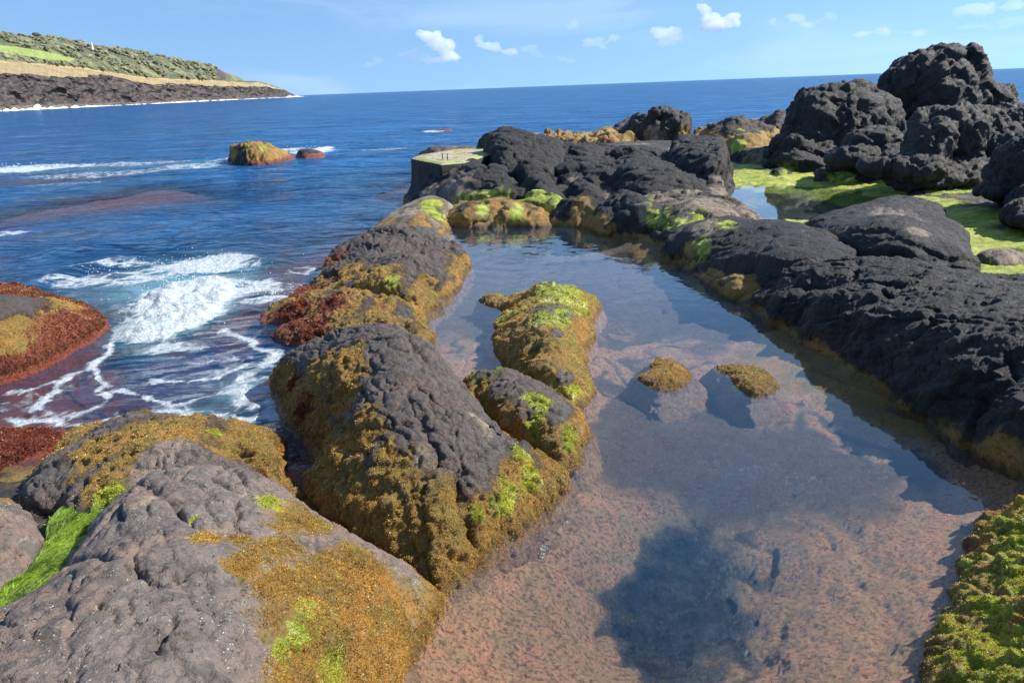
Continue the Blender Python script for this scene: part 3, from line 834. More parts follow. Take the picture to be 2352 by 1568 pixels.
# the breaker lip on the open side
for L, a_, w_ in [([(60,665),(180,625),(300,600),(450,592),(560,598),(640,612)],.10,.28),([(150,585),(300,572),(420,566),(560,575)],.11,.5)]:
    lw = np.array([W(x, y, SEA)[:2] for x, y in L]); dl = line_dist(lw, Pn[:, 0], Pn[:, 1]+.25*nz1)
    hn += a_*np.exp(-(dl/w_)**2)
h[idx] = hn
P[:, 2] = SEA+h
# earth curvature is left out; the sheet reaches to the visible horizon
cut = poly_sdf(POOL, P[:, 0], P[:, 1]) < 0
keep = cut.copy()
Qs = grid_quads(nd, naz); Qs = Qs[keep[Qs].all(1)]
V2, Q2, A2 = compact(P, Qs, dict(depth=dep, foam=foam, aerated=aer))
o = build_mesh('sea', V2, Q2, MAT['sea'], A2, origin=np.zeros(3)); tag(o, kind='structure')

# ------------------------------------------------------------------ pool water, tide pools
def pool_surface(name, poly, z, mat, res, kind='pool'):
    P2 = np.asarray(poly)
    nx = int((P2[:, 0].max()-P2[:, 0].min())/res)+2; ny = int((P2[:, 1].max()-P2[:, 1].min())/res)+2
    X, Y = np.meshgrid(np.linspace(P2[:, 0].min(), P2[:, 0].max(), nx), np.linspace(P2[:, 1].min(), P2[:, 1].max(), ny))
    sd = poly_sdf(P2, X, Y)
    Vp = np.stack([X, Y, 0*X+z], -1).reshape(-1, 3)
    dp = np.clip(z-bed_z(X, Y).ravel(), 0, 3)
    c = W(1180, 600, 0)
    rip = sm(6.2, 1.0, np.hypot(Vp[:, 0]-c[0], Vp[:, 1]-c[1])) if kind == 'pool' else 0*dp
    if kind == 'pool':
        r = np.hypot(Vp[:, 0]-c[0]+.1*vnoise(Vp*.8, 5), Vp[:, 1]-c[1])
        Vp[:, 2] += .0035*np.sin(r*2*math.pi/.42+1.5*vnoise(Vp*1.2, 8))*np.exp(-(r/1.8)**2)*(.5+.5*vnoise(Vp*.9, 3))
    q = grid_quads(ny, nx); m = (sd > 0).ravel(); q = q[m[q].all(1)]
    V3, Q3, A3 = compact(Vp, q, dict(depth=dp, ripple=rip))
    o = build_mesh(name, V3, Q3, mat, A3); tag(o, kind='structure'); return o
pool_surface('pool_water', POOL, 0.0, MAT['pool'], .04)
TP = np.array([W(x, y, .255)[:2] for x, y in [(1640,405),(1800,408),(1960,412),(2080,440),(2110,470),(2060,500),(1950,530),(1760,525),(1660,490),(1630,440)]])
pool_surface('tide_pool_water', TP, .255, MAT['tide'], .08, 'tide')
TP2 = np.array([W(x, y, .235)[:2] for x, y in [(2120,545),(2330,550),(2400,600),(2300,640),(2150,620)]])
pool_surface('tide_pool_water', TP2, .235, MAT['tide'], .06, 'tide')

# droplets thrown up by the breaking water
def spray():
    import bmesh
    bm = bmesh.new(); bmesh.ops.create_icosphere(bm, subdivisions=1, radius=1); bv = np.array([v.co[:] for v in bm.verts]); bf = np.array([[v.index for v in f.verts] for f in bm.faces]); bm.free()
    r6 = np.random.default_rng(77); vs, fs = [], []; k = 0
    for (px, py, rx, ry, n, hh) in ((400, 735, 90, 40, 420, .30), (450, 670, 110, 35, 420, .34), (480, 612, 120, 10, 120, .12), (250, 628, 80, 8, 40, .08), (620, 680, 60, 10, 120, .18), (700, 350, 30, 4, 60, .25), (50, 390, 90, 5, 90, .25)):
        for _ in range(n):
            c = W(px+rx*r6.normal()*.6, py+ry*r6.normal()*.6, SEA); z = SEA+.05+hh*r6.random()**2.2
            s_ = r6.uniform(.0025, .0065)*(c[1]/9)**.7
            vs.append(bv*s_*np.array([1, 1, r6.uniform(.8, 1.8)])+np.array([c[0], c[1], z])); fs.append(bf+k*len(bv)); k += 1
    o = build_mesh('spray', np.vstack(vs), np.vstack(fs), MAT['foam'], origin=np.zeros(3)); tag(o, 'spray droplets thrown up over the white water of the inlet', 'spray', kind='stuff')
spray()
def rockp(*a, **k): return rock(*a, uw='pink', **k)
# ------------------------------------------------------------------ rocks of the near wall (left of the pool)
G = 'rocks of the wall between the sea and the pool'
rockp('slab_rock', 'large grey brown slab filling the bottom left corner, its ochre right flank entering the pool', 'rock',
     [(-250,1500,.55),(0,1425,.52),(148,1345,.44),(185,1275,.42),(232,1188,.42),(290,1140,.44),(350,1090,.46),(520,1075,.38),(640,1110,.30),(700,1165,.22),(780,1215,.17),(860,1262,.13),(960,1330,.07),
      (1015,1385,.0),(1000,1430,-.02),(965,1500,-.02),(930,1568,-.02),(880,1680,-.02),(830,1900,.0),(300,2300,.8),(-400,2100,.9)],
     [(280,1180,.60),(250,1300,.72),(100,1500,.80),(120,1700,.9),(450,1300,.70),(500,1500,.78),(650,1350,.55),(700,1500,.50),(820,1400,.30),(850,1500,.28),(560,1180,.46),(700,1260,.36),(940,1440,.13),(900,1350,.19),
      (400,1700,.85),(750,1700,.5),(430,1200,.58),(350,1135,.52)],
     res=.0095, bulge=.05, be=.15, rough=.85, streak=(.014, 115, 5), cracknet=(.030, .42, 115, 3.0), facet=(.020, .5, 115, 2.0), tone=.92, ochre_h=.14, red_h=-.03,
     cracks=[([(385,1265,.6),(430,1380,.7),(470,1500,.75)],.008,.010),([(180,1290,.6),(230,1300,.66),(260,1325,.7)],.03,.05),([(330,1120,.5),(400,1190,.55),(450,1230,.6)],.03,.04)],
     pits=[(345,1303,.68,.018,.03),(560,1240,.5,.03,.03)],
     patches=[('ochre',720,1380,170),('ochre',760,1568,190),('ochre',640,1250,80),('ochre',880,1500,150),('ochre',820,1290,90),('ochre',560,1230,40),('ochre',800,1330,130),('ochre',900,1450,120),('ochre',860,1568,130),('ochre',700,1190,90),('ochre',480,1230,45),('ochre',560,1290,60),('ochre',740,1480,70),('ochre',640,1330,60),
              ('lime',440,1198,22,.4),('lime',620,1150,30,1.6),('lime',700,1400,34),('lime',680,1460,34),('lime',760,1560,50),('lime',650,1500,30),
              ('tan',320,1150,30),('bare',300,1350,120),('bare',380,1500,150)])
rock('mossy_rock', 'low mossy ochre rock between the foaming sea inlet and the grey foreground slab', 'rock',
     [(60,1125,.25),(108,1090,.02),(115,1050,.05),(160,1010,.05),(215,985,.05),(300,985,.0),(400,985,.0),(500,995,-.05),(600,1005,-.08),(650,1015,-.1),(650,1060,-.1),(655,1110,-.1),(690,1145,.0),
      (640,1150,.2),(500,1110,.3),(350,1130,.36),(285,1170,.4),(200,1190,.35),(100,1200,.3),(60,1160,.28)],
     [(190,1040,0.32),(270,985,0.26),(380,975,0.29),(470,985,0.26),(570,990,0.14),(370,1040,0.44),(450,1060,0.39),(540,1050,0.19),(600,1090,0.10),(300,1080,0.39),(200,1110,0.36),(130,1120,0.32),(560,1110,0.24),(620,1040,0.04)],
     res=.011, bulge=.07, be=.12, rough=1.2, fur=1.5, streak=(.014, 130, 5), cracknet=(.03, .35, 130, 2.0), facet=(.03, .35, 130, 1.5), tone=.6, ochre_h=.26, red_h=-.04,
     pits=[(640,1115,.15,.1,.2),(560,1080,.1,.16,.16),(100,1185,.3,.12,.2)],
     patches=[('ochre',380,980,130),('ochre',220,1030,90),('ochre',560,1030,90),('ochre',300,1040,60),('bare',370,1045,45),('bare',480,1085,70),('bare',100,1115,60),('tone',370,1045,100),
              ('lime',240,1150,40),('lime',380,1135,16),('ochre',250,1100,60),('lime',500,985,18),('red',610,1100,25)])
rock('barnacle_rock', 'small brown grey rock at the left edge, beside the bright green weed channel', 'rock',
     [(-160,1150,.25),(0,1140,.28),(35,1158,.3),(68,1190,.3),(90,1240,.3),(80,1290,.34),(30,1335,.38),(0,1365,.4),(-160,1420,.45)],
     [(0,1180,.46),(40,1220,.47),(60,1270,.48),(0,1290,.52),(-100,1250,.55),(10,1340,.48)],
     res=.0095, rough=.8, cracknet=(.03, .35, 115, 2), facet=(.02, .4, 115, 1.5), tone=.95, ochre_h=-.1, red_h=-.5, bulge=.06, be=.12, patches=[('ochre',15,1150,20)])
rockp('hump_rock', 'biggest rock of the wall, with grey humped back, mossy left side and ochre foot', 'rock',
     [(1012,1372,-.03),(1080,1305,-.02),(1130,1268,-.02),(1180,1232,-.02),(1235,1190,-.02),(1298,1112,-.02),(1275,1080,-.03),(1215,1060,-.05),(1150,1030,-.05),(1100,985,-.05),(1060,930,-.05),
      (1010,880,-.05),(960,820,-.05),(900,800,-.05),(800,800,-.08),(700,835,-.1),(635,880,-.12),(640,930,-.12),(650,990,-.12),(700,1020,-.12),(740,1062,-.12),(720,1110,-.1),(692,1145,-.08),(760,1195,.02),(850,1255,.02),(940,1315,.0)],
     [(1285,1105,0.01),(1230,1070,0.13),(1180,1030,0.21),(1110,968,0.30),(1068,905,0.37),(1030,845,0.42),(985,800,0.46),(930,768,0.49),(860,762,0.48),(770,770,0.41),(700,800,0.30),(655,850,0.15),
      (900,850,0.53),(970,950,0.50),(1050,1050,0.38),(1120,1120,0.25),(830,930,0.46),(760,850,0.44),(720,920,0.28),(680,950,0.12),(720,1010,0.09),(820,1000,0.36),(780,1040,0.21),(900,1080,0.34),
      (980,1160,0.24),(860,1160,0.20),(780,1120,0.11),(1000,1260,0.12),(1100,1220,0.11),(1180,1170,0.11),(900,1240,0.11),(1200,1100,0.17)],
     res=.0095, bulge=.06, be=.14, slope=1.6, rough=1.2, fur=1.6, streak=(.016, 125, 4.5), cracknet=(.035, .45, 118, 2.6), facet=(.030, .5, 118, 2.0), tone=.5, ochre_h=.20, red_h=-.06,
     cracks=[([(1035,990,.66),(1050,1040,.6),(1060,1075,.56)],.045,.13),([(1055,1075,.56),(1100,1150,.38),(1180,1190,.2)],.03,.05),([(930,850,.78),(1000,960,.72),(1040,1000,.66)],.03,.05),([(1120,950,.4),(1180,1010,.32)],.02,.03)],
     pits=[(1165,1300-10,.06,.05,.08),(1150,1170,.2,.03,.03),(930,870,.8,.035,.035),(975,905,.76,.03,.03)],
     patches=[('ochre',1000,1250,110),('ochre',860,1200,100),('ochre',1200,1120,80),('ochre',1130,1200,80),('tan',960,1080,50),('ochre',720,880,90),('ochre',790,900,70),('ochre',700,960,80),('ochre',850,980,70),('ochre',760,1060,90),('ochre',800,1150,110),('ochre',950,1230,130),('ochre',1080,1180,90),('ochre',1170,1130,60),
              ('ochre',900,1060,60),('ochre',800,820,50),('lime',1195,1040,24),('lime',1160,1150,36),('lime',1215,1100,30),('lime',1100,1180,18),('lime',985,1010,14),('red',690,930,34),('red',670,880,26),
              ('bare',960,900,90),('bare',1040,980,80),('bare',1080,1060,60),('tan',1010,1110,40),('tan',1100,970,50),('bare',930,1010,26)])
rockp('shoulder_rock', 'dark grey rounded rock with ochre fringe, left of the pool behind the humped rock', 'rock',
     [(1073,612,-.02),(1058,650,-.02),(1010,690,-.02),(985,720,-.02),(970,760,-.02),(990,800,-.02),(1000,830,-.02),(930,810,-.05),(850,790,-.1),(760,780,-.12),(720,700,-.12),(740,640,-.12),(790,580,-.12),(880,560,-.1),(980,555,-.05),(1050,580,-.02)],
     [(920,530,0.38),(1000,535,0.33),(1045,560,0.22),(1062,595,0.11),(850,540,0.33),(790,575,0.20),(760,620,0.15),(960,600,0.39),(1000,640,0.21),(900,640,0.38),(960,690,0.17),(840,640,0.29),(860,690,0.17),(780,680,0.11),(940,750,0.15),(880,710,0.17),(820,730,0.11)],
     rough=1.4, fur=1.7, streak=(.018, 100, 4), facet=(.05, .6, 100, 1.6), cracknet=(.03, .5, 100, 2), tone=.42, ochre_h=.14, red_h=-.03, bulge=.07, be=.2, res=.014,
     cracks=[([(800,660,.25),(870,675,.25),(940,680,.25)],.09,.14)],
     patches=[('ochre',1060,630,50),('ochre',960,700,60),('ochre',860,660,90),('ochre',780,640,80),('ochre',980,660,40),('lime',905,640,18),('red',770,600,45),('red',740,660,45),('bare',920,580,70),('ochre',900,740,80),
              ('bare',930,720,28),('lime',945,712,14),('ochre',790,700,60)])
rock('red_weed_rock', 'low rock thick with red and brown seaweed sticking out into the white water', 'rock',
     [(595,745,-.12),(640,705,-.12),(690,670,-.12),(740,640,-.12),(850,680,-.05),(950,760,-.03),(960,810,-.03),(850,800,-.1),(740,800,-.12),(660,800,-.12),(615,780,-.12),(640,760,-.14),(700,755,-.14),(640,750,-.12)],
     [(700,690,.10),(760,680,.20),(660,730,.02),(820,700,.22),(880,730,.24),(760,740,.10),(700,775,.0),(660,780,-.04),(800,770,.10),(850,760,.18)],
     rough=1.6, tone=.35, ochre_h=.2, red_h=.0, fur=1.7, res=.012, bulge=.06, be=.12,
     patches=[('red',660,740,80),('red',700,780,70),('red',760,700,50),('ochre',800,690,50),('ochre',760,770,40),('ochre',870,720,60),('ochre',720,670,40),('ochre',880,780,60)])
rockp('green_cap_rock', 'pointed tan rock with a bright green cap at the far left corner of the pool', 'rock',
     [(800,575,-.12),(850,545,-.12),(900,510,-.12),(950,490,-.1),(1010,495,-.05),(1050,500,-.03),(1040,522,-.03),(1020,540,-.03),(980,560,-.03),(900,560,-.05)],
     [(940,475,.30),(985,455,.42),(1020,460,.40),(1040,490,.22),(900,510,.22),(960,500,.36),(1000,510,.26),(930,535,.2),(870,540,.12)],
     rough=1.0, tone=.5, tan=.6, ochre_h=.14, red_h=-.02, bulge=.08, be=.3, res=.024,
     patches=[('lime',990,470,34),('lime',1010,495,20),('ochre',880,530,60),('ochre',960,530,50),('tan',1030,500,24),('red',830,560,30)])
rockp('ochre_ledge_rock', 'low ochre brown ledge standing in the water at the far end of the pool', 'rock',
     [(1025,522,-.02),(1100,527,-.02),(1180,524,-.02),(1270,522,-.02),(1275,500,0),(1270,480,.05),(1180,470,.1),(1080,465,.1),(1040,480,0)],
     [(1060,490,.25),(1080,470,.38),(1160,480,.36),(1230,485,.26),(1265,490,.18),(1150,505,.16),(1090,505,.16)],
     rough=1.5, facet=(.07,.6,0,1.6), tone=.3, tan=.2, ochre_h=.34, red_h=.0, bulge=.10, be=.3, res=.028, patches=[('lime',1110,478,20),('lime',1190,480,24),('ochre',1150,500,100),('tan',1070,500,24)])

# ------------------------------------------------------------------ rocks standing in the pool
GI = 'rocks standing up out of the pool water'
rockp('island_rock', 'rounded mossy rock in the pool touching the humped rock, grey topped with yellow green patches', 'rock',
     [(1065,885,-.03),(1090,950,-.03),(1150,1010,-.03),(1240,1065,-.03),(1290,1085,-.02),(1320,1070,-.02),(1352,1000,-.02),(1330,960,-.02),(1290,930,-.02),(1230,900,-.02),(1180,880,-.02),(1110,880,-.02)],
     [(1100,880,0.11),(1150,862,0.19),(1200,890,0.22),(1260,930,0.21),(1310,970,0.14),(1340,1000,0.05),(1120,920,0.18),(1180,950,0.22),(1250,1000,0.19),(1290,1040,0.11),(1150,960,0.16),(1220,1030,0.13)],
     rough=1.0, fur=1.4, streak=(.014, 120, 5), facet=(.03, .3, 120, 1.6), tone=.5, lime=.40, ochre_h=.16, red_h=-.03, bulge=.08, be=.14, res=.0105, group=GI,
     cracks=[([(1090,895,.2),(1150,930,.26),(1190,960,.26)],.04,.05),([(1230,960,.28),(1260,1030,.18),(1265,1070,.05)],.04,.08)],
     patches=[('ochre',1110,930,70),('ochre',1160,990,60),('ochre',1250,1040,70),('lime',1220,905,26),('lime',1250,925,26),('lime',1310,1000,28),('bare',1150,880,34),('bare',1280,950,24),('lime',1230,990,30),('ochre',1320,1000,50)])
rockp('island_rock', 'long narrow rock in mid pool, draped in olive and bright green weed', 'rock',
     [(1103,692,-.015),(1140,712,-.02),(1168,722,-.02),(1140,745,-.02),(1128,775,-.02),(1132,810,-.02),(1160,845,-.02),(1200,885,-.02),(1260,925,-.02),(1320,950,-.02),(1350,935,-.02),(1368,905,-.02),
      (1340,865,-.02),(1332,810,-.02),(1352,760,-.02),(1376,705,-.02),(1368,685,-.02),(1320,675,-.02),(1250,680,-.02),(1190,690,-.01),(1150,684,-.01)],
     [(1150,692,.02),(1200,690,.10),(1250,662,.26),(1300,660,.26),(1345,685,.16),(1280,700,.34),(1220,730,.24),(1270,760,.34),(1310,740,.28),(1200,780,.18),(1260,820,.30),(1300,800,.24),(1230,850,.20),(1280,880,.24),(1320,890,.2),(1180,830,.08),(1290,920,.14),(1340,910,.12)],
     rough=1.3, tone=.6, ochre_h=.30, red_h=-.03, bulge=.06, be=.14, res=.012, lobes=(.03,.40,20,1.5), facet=(.025,.3,20,1.5), fur=1.2, lime=.52, group=GI,
     patches=[('lime',1290,668,60),('lime',1260,735,44),('lime',1330,690,40),('lime',1300,850,18),('lime',1320,895,30),('lime',1270,890,20),('bare',1300,855,22),('bare',1280,765,14),('tan',1310,830,20),('ochre',1170,790,60),('ochre',1220,860,60),('ochre',1250,800,70),('lime',1290,720,30),('ochre',1300,780,60)])
rockp('islet_rock', 'left of two tiny ochre weed tufts in mid pool, beside the long green rock', 'rock',
     [(1463,872,-.02),(1500,858,-.02),(1495,838,-.02),(1515,828,-.02),(1560,840,-.02),(1590,868,-.02),(1570,892,-.02),(1520,902,-.02),(1490,888,-.02)],
     [(1520,842,.03),(1555,855,.05),(1530,880,.05),(1490,875,.02),(1565,875,.04)], rough=.5, tone=.45, ochre_h=.5, red_h=-.2, fur=1.1, bulge=.03, be=.08, res=.0105, margin=.20, slope=.55, sq=3.0, group=GI, patches=[('tan',1540,870,24)])
rockp('islet_rock', 'right of two tiny ochre weed tufts in mid pool, nearer the shaded ridge', 'rock',
     [(1640,846,-.02),(1680,846,-.02),(1730,846,-.02),(1765,860,-.02),(1785,888,-.02),(1770,908,-.02),(1730,914,-.02),(1700,895,-.02),(1680,868,-.02),(1655,858,-.02)],
     [(1740,870,.05),(1750,895,.04),(1710,860,.03),(1665,851,.0),(1720,885,.04)], rough=.5, tone=.45, ochre_h=.5, red_h=-.2, fur=1.1, bulge=.03, be=.08, res=.0105, margin=.20, slope=.55, sq=3.0, group=GI, patches=[('tan',1740,880,24)])

# ------------------------------------------------------------------ left side sea rocks
rock('red_algae_rock', 'ochre and red algae covered rock at the left edge, dark grey at its top', 'rock',
     [(-250,900,-.12),(0,888,-.12),(90,855,-.12),(180,810,-.12),(252,765,-.12),(240,740,-.12),(200,712,-.12),(140,690,-.12),(60,670,-.1),(0,660,0),(-250,640,0)],
     [(0,690,.55),(30,700,.5),(80,705,.34),(140,710,.22),(200,740,.06),(60,760,.30),(0,780,.35),(0,840,.12),(100,800,.12),(-150,740,.6),(-150,840,.3)],
     res=.017, rough=1.2, tone=.35, ochre_h=.36, red_h=.17, fur=1.5, bulge=.10, be=.2, patches=[('ochre',60,770,70),('bare',0,700,34),('red',160,750,70)])
rock('red_weed_shelf', 'low shelf of orange red seaweed at the left edge, just behind the mossy foreground rock', 'rock',
     [(-250,985,-.12),(0,985,-.12),(80,990,-.12),(150,1000,-.12),(178,1015,-.12),(170,1045,-.12),(110,1060,-.12),(60,1080,-.1),(20,1110,-.05),(-250,1150,0)],
     [(0,1020,.05),(60,1025,.02),(120,1020,-.04),(30,1070,.02),(-100,1060,.1)], res=.011, rough=.8, tone=.3, ochre_h=.02, red_h=.12, fur=1.6, bulge=.04, be=.1, patches=[('ochre',20,1040,60),('red',120,1015,60)])
rock('sea_stack', 'rust brown rock with a yellow green top standing alone in the open sea', 'rock',
     [(527,376,-.2),(560,392,-.2),(620,389,-.2),(675,374,-.2),(678,364,-.2),(640,352,-.2),(560,352,-.2),(525,362,-.2)],
     [(537,337,.62),(560,335,.72),(600,332,.74),(630,339,.60),(655,352,.32),(545,352,.45),(600,352,.50),(585,366,.25),(640,366,.12),(668,368,-.02)],
     res=.045, rough=2.2, tone=.1, ochre_h=.60, red_h=.16, bulge=.15, be=.5, slope=2, fur=1.8, lobes=(.08,1.1,80,1.2), facet=(.16,.8,80,1.2), patches=[('lime',560,338,12),('lime',610,336,9),('ochre',600,342,60),('ochre',560,345,40),('ochre',620,350,30),('bare',545,368,24)])
rock('sea_stack', 'smaller rust red rock in the sea just right of the green topped one', 'rock',
     [(678,366,-.2),(700,374,-.2),(745,370,-.2),(748,358,-.2),(700,354,-.2)], [(700,348,.30),(715,347,.32),(735,356,.02),(690,356,.15),(715,360,.12)],
     res=.045, rough=1.8, tone=.15, ochre_h=.1, red_h=.16, bulge=.10, be=.3)
rock('reef_rock', 'far off low dark reef awash in the open sea beyond the rocks', 'rock',
     [(975,305,-.25),(1000,308,-.25),(1040,306,-.25),(1048,299,-.25),(1000,298,-.25)], [(1000,303,-.05),(1028,301,.12),(1015,303,.0)],
     res=.12, rough=2, tone=.3, ochre_h=.0, red_h=.4, bulge=.12, be=.8, slope=.6)

# ------------------------------------------------------------------ black lava field at the far end
GL = 'black lava rocks beyond the pool'
K = dict(rough=1.6, facet=(.10, .9, -35, 2.4), tone=.03, group=GL)
def lava(label, outline, pts, **kw):
    a = dict(K); a['group'] = GL; a.update(bulge=.12, be=.4, ochre_h=.0, red_h=-.3, res=.03, slope=2.0, name='lava_rock', cat='rock'); a.update(kw)
    name = a.pop('name'); cat = a.pop('cat')
    return rock(name, label, cat, outline, pts, **a)
lava('smooth black lava rock sloping to the sea, in front of the concrete platform', 
     [(935,472,-.12),(932,455,-.12),(950,440,-.05),(990,410,.1),(1050,385,.2),(1110,385,.3),(1150,420,.3),(1210,470,.2),(1150,475,.12),(1050,470,.1),(1000,470,.0)],
     [(960,440,.25),(1010,410,.5),(1060,380,.75),(1085,366,.9),(1110,385,.8),(1140,430,.5),(1050,420,.6),(1000,445,.35),(1100,445,.4),(1190,465,.26)],
     lobes=(.05,.9,30,1.4), patches=[('tan',980,445,30),('lime',1170,462,18),('lime',1060,465,30),('tone',1030,430,60)])
lava('tallest black lump of the lava field, at its left end above the sea', 
     [(1095,345,.2),(1100,330,.3),(1200,330,.3),(1290,350,.3),(1295,440,.3),(1260,440,.3),(1180,440,.3),(1110,390,.3)],
     [(1100,330,.95),(1120,312,1.25),(1145,302,1.42),(1180,310,1.35),(1215,325,1.1),(1150,350,1.15),(1200,370,1.0),(1250,400,.75),(1285,425,.5),(1120,370,.9),(1180,410,.7),(1230,350,.95)],
     lobes=(.09,1.1,-35,2.2), be=.5, bulge=.16, slope=3)
lava('ridge of black lava running down behind the left fingers of lava', 
     [(1200,345,.3),(1290,330,.3),(1400,345,.3),(1480,400,.3),(1480,460,.35),(1400,440,.35),(1300,440,.35),(1230,410,.3)],
     [(1220,345,.95),(1260,345,.92),(1310,340,.9),(1350,350,.85),(1300,375,.85),(1360,380,.8),(1420,400,.7),(1440,430,.55),(1340,420,.65),(1270,410,.7)],
     lobes=(.10,1.0,-25,2.6), patches=[('tan',1310,425,30)])
lava('long pointed finger of black lava, left one of the pair above the green ledge',
     [(1150,395,.4),(1200,385,.4),(1250,420,.4),(1290,462,.3),(1240,462,.3),(1190,440,.3)], [(1180,395,.72),(1215,400,.74),(1250,430,.55),(1200,425,.6),(1275,455,.4)], lobes=(.04,.8,-40,2.5))
lava('shorter black lava finger, right one of the pair above the green ledge',
     [(1270,400,.4),(1320,395,.4),(1380,440,.35),(1390,462,.3),(1330,458,.3),(1290,435,.35)], [(1290,400,.72),(1320,412,.68),(1355,440,.5),(1310,440,.5),(1375,455,.4)], lobes=(.04,.8,-40,2.5))
lava('green streaked ledge below the black lava fingers', 
     [(1030,470,.05),(1080,448,.2),(1180,445,.3),(1290,455,.3),(1300,480,.2),(1270,500,.05),(1160,490,.05),(1060,485,.0)],
     [(1080,458,.42),(1150,452,.5),(1220,455,.52),(1270,462,.45),(1120,470,.4),(1200,475,.38),(1255,485,.28),(1060,472,.3)],
     name='green_ledge', lobes=(.07,.7,-15,2.5), ochre_h=.2, patches=[('lime',1130,460,50),('lime',1200,470,44),('lime',1260,462,40),('lime',1070,462,30),('lime',1235,450,30)])
lava('brown black knobbly rock at the far right corner of the pool', 
     [(1270,520,-.02),(1340,525,-.02),(1400,545,-.02),(1440,540,0),(1420,480,.2),(1370,455,.3),(1290,465,.3),(1265,490,.1)],
     [(1290,475,.42),(1340,462,.5),(1390,470,.46),(1300,500,.24),(1350,500,.26),(1400,510,.22),(1330,480,.42)],
     lobes=(.09,.6,0,1.3), ochre_h=.14, patches=[('ochre',1330,490,40),('ochre',1370,510,30)])
lava('broad black lava back in the middle of the field, left of the square block', 
     [(1380,345,.3),(1450,340,.3),(1520,370,.3),(1570,420,.3),(1640,470,.3),(1600,490,.35),(1500,480,.35),(1430,450,.35),(1400,400,.3)],
     [(1410,350,.85),(1450,350,.85),(1490,375,.8),(1530,410,.7),(1560,440,.55),(1480,420,.7),(1440,390,.8),(1500,450,.5),(1600,475,.42)],
     lobes=(.09,1.0,-35,2.4), patches=[('tan',1570,450,40),('lime',1470,470,26)])
lava('rock band of black lava stepping down to the pool beyond the ridge', 
     [(1380,490,.1),(1400,440,.3),(1450,445,.35),(1500,490,.35),(1570,520,.3),(1600,560,.05),(1560,590,-.02),(1480,560,-.02),(1410,545,-.02)],
     [(1400,455,.6),(1440,455,.58),(1480,480,.5),(1430,500,.35),(1500,520,.36),(1450,540,.12),(1540,545,.28),(1560,570,.1)],
     lobes=(.08,.7,-30,1.8), ochre_h=.12, patches=[('tan',1480,480,26),('lime',1500,500,30),('lime',1530,510,22)])
lava('square topped black block beside the mirror tide pool', 
     [(1545,330,.3),(1620,320,.3),(1660,370,.3),(1665,440,.3),(1600,440,.3),(1540,430,.3)],
     [(1555,330,.95),(1590,320,1.05),(1620,330,1.0),(1580,360,.95),(1550,375,.9),(1610,375,.92),(1655,385,.8),(1640,378,.88),(1560,400,.65),(1600,420,.5),(1650,430,.45)],
     lobes=(.06,.8,60,1.4), be=.25, bulge=.16, slope=4, patches=[('tan',1640,440,34)])
lava('weathered tan black hump just left of the tide pool, streaked with green', 
     [(1430,455,.3),(1560,445,.35),(1660,430,.3),(1672,470,.26),(1740,500,.3),(1700,520,.3),(1560,530,.3),(1480,495,.3)],
     [(1500,470,.44),(1570,460,.5),(1640,460,.48),(1660,480,.4),(1600,490,.46),(1540,500,.44),(1680,505,.42),(1640,510,.44)],
     lobes=(.05,.5,-25,2.0), tan=.55, patches=[('lime',1480,462,30),('lime',1520,500,36),('lime',1600,500,24),('lime',1665,470,20),('tan',1640,470,60),('lime',1560,515,30)])
lava('craggy upright cluster of dark rock on the skyline above the lava field', 
     [(1405,300,.2),(1440,280,.2),(1560,280,.2),(1585,310,.2),(1580,325,.3),(1480,325,.3),(1410,312,.3)],
     [(1415,290,1.25),(1450,286,1.3),(1465,270,1.6),(1485,257,1.85),(1510,262,1.75),(1540,272,1.55),(1565,285,1.3),(1580,305,.8),(1430,302,1.0),(1480,300,1.1),(1530,305,1.0)],
     name='crag_rock', lobes=(.16,.7,80,1.3), facet=(.15,.8,80,1.0), rough=2.2, slope=4, be=.5, bulge=.2, tone=.12, res=.04, patches=[('ochre',1570,310,24),('tan',1500,315,30)])
lava('string of low ochre rocks along the sea edge behind the lava field', 
     [(1190,335,0),(1200,318,-.1),(1300,318,-.1),(1400,318,-.1),(1460,305,0),(1480,330,.2),(1400,345,.2),(1300,340,.2)],
     [(1205,318,.85),(1230,328,.6),(1280,330,.45),(1300,327,.6),(1340,330,.45),(1390,328,.55),(1430,320,.6),(1460,322,.6)],
     name='ochre_rock', lobes=(.22,.9,0,1.1), facet=(.25,1.0,0,1.2), rough=2.6, ochre_h=.9, tone=.2, res=.045, patches=[('bare',1300,325,14),('red',1400,330,20)])
lava('tan and ochre rock in the middle distance right of the craggy cluster', 
     [(1590,345,.2),(1600,300,.1),(1680,280,.1),(1780,280,.2),(1800,330,.3),(1740,370,.3),(1660,365,.3)],
     [(1620,300,.95),(1660,288,1.15),(1690,275,1.35),(1720,285,1.2),(1760,290,1.1),(1640,325,.75),(1700,320,.85),(1760,330,.7),(1670,350,.5)],
     name='ochre_rock', lobes=(.14,.9,0,1.2), rough=1.8, tan=.15, ochre_h=1.0, ochre=.5, tone=.2, res=.04, patches=[('lime',1690,330,24),('lime',1700,290,14),('ochre',1640,345,30)])
lava('dark rounded rock on the skyline just left of the big black boulders', 
     [(1730,300,.3),(1745,275,.3),(1810,260,.3),(1820,300,.4),(1780,310,.4)], [(1745,272,1.3),(1775,262,1.5),(1795,254,1.65),(1810,265,1.5),(1770,290,1.0)],
     name='dark_rock', lobes=(.10,.8,0,1.2), rough=1.5, tone=.15, res=.04)
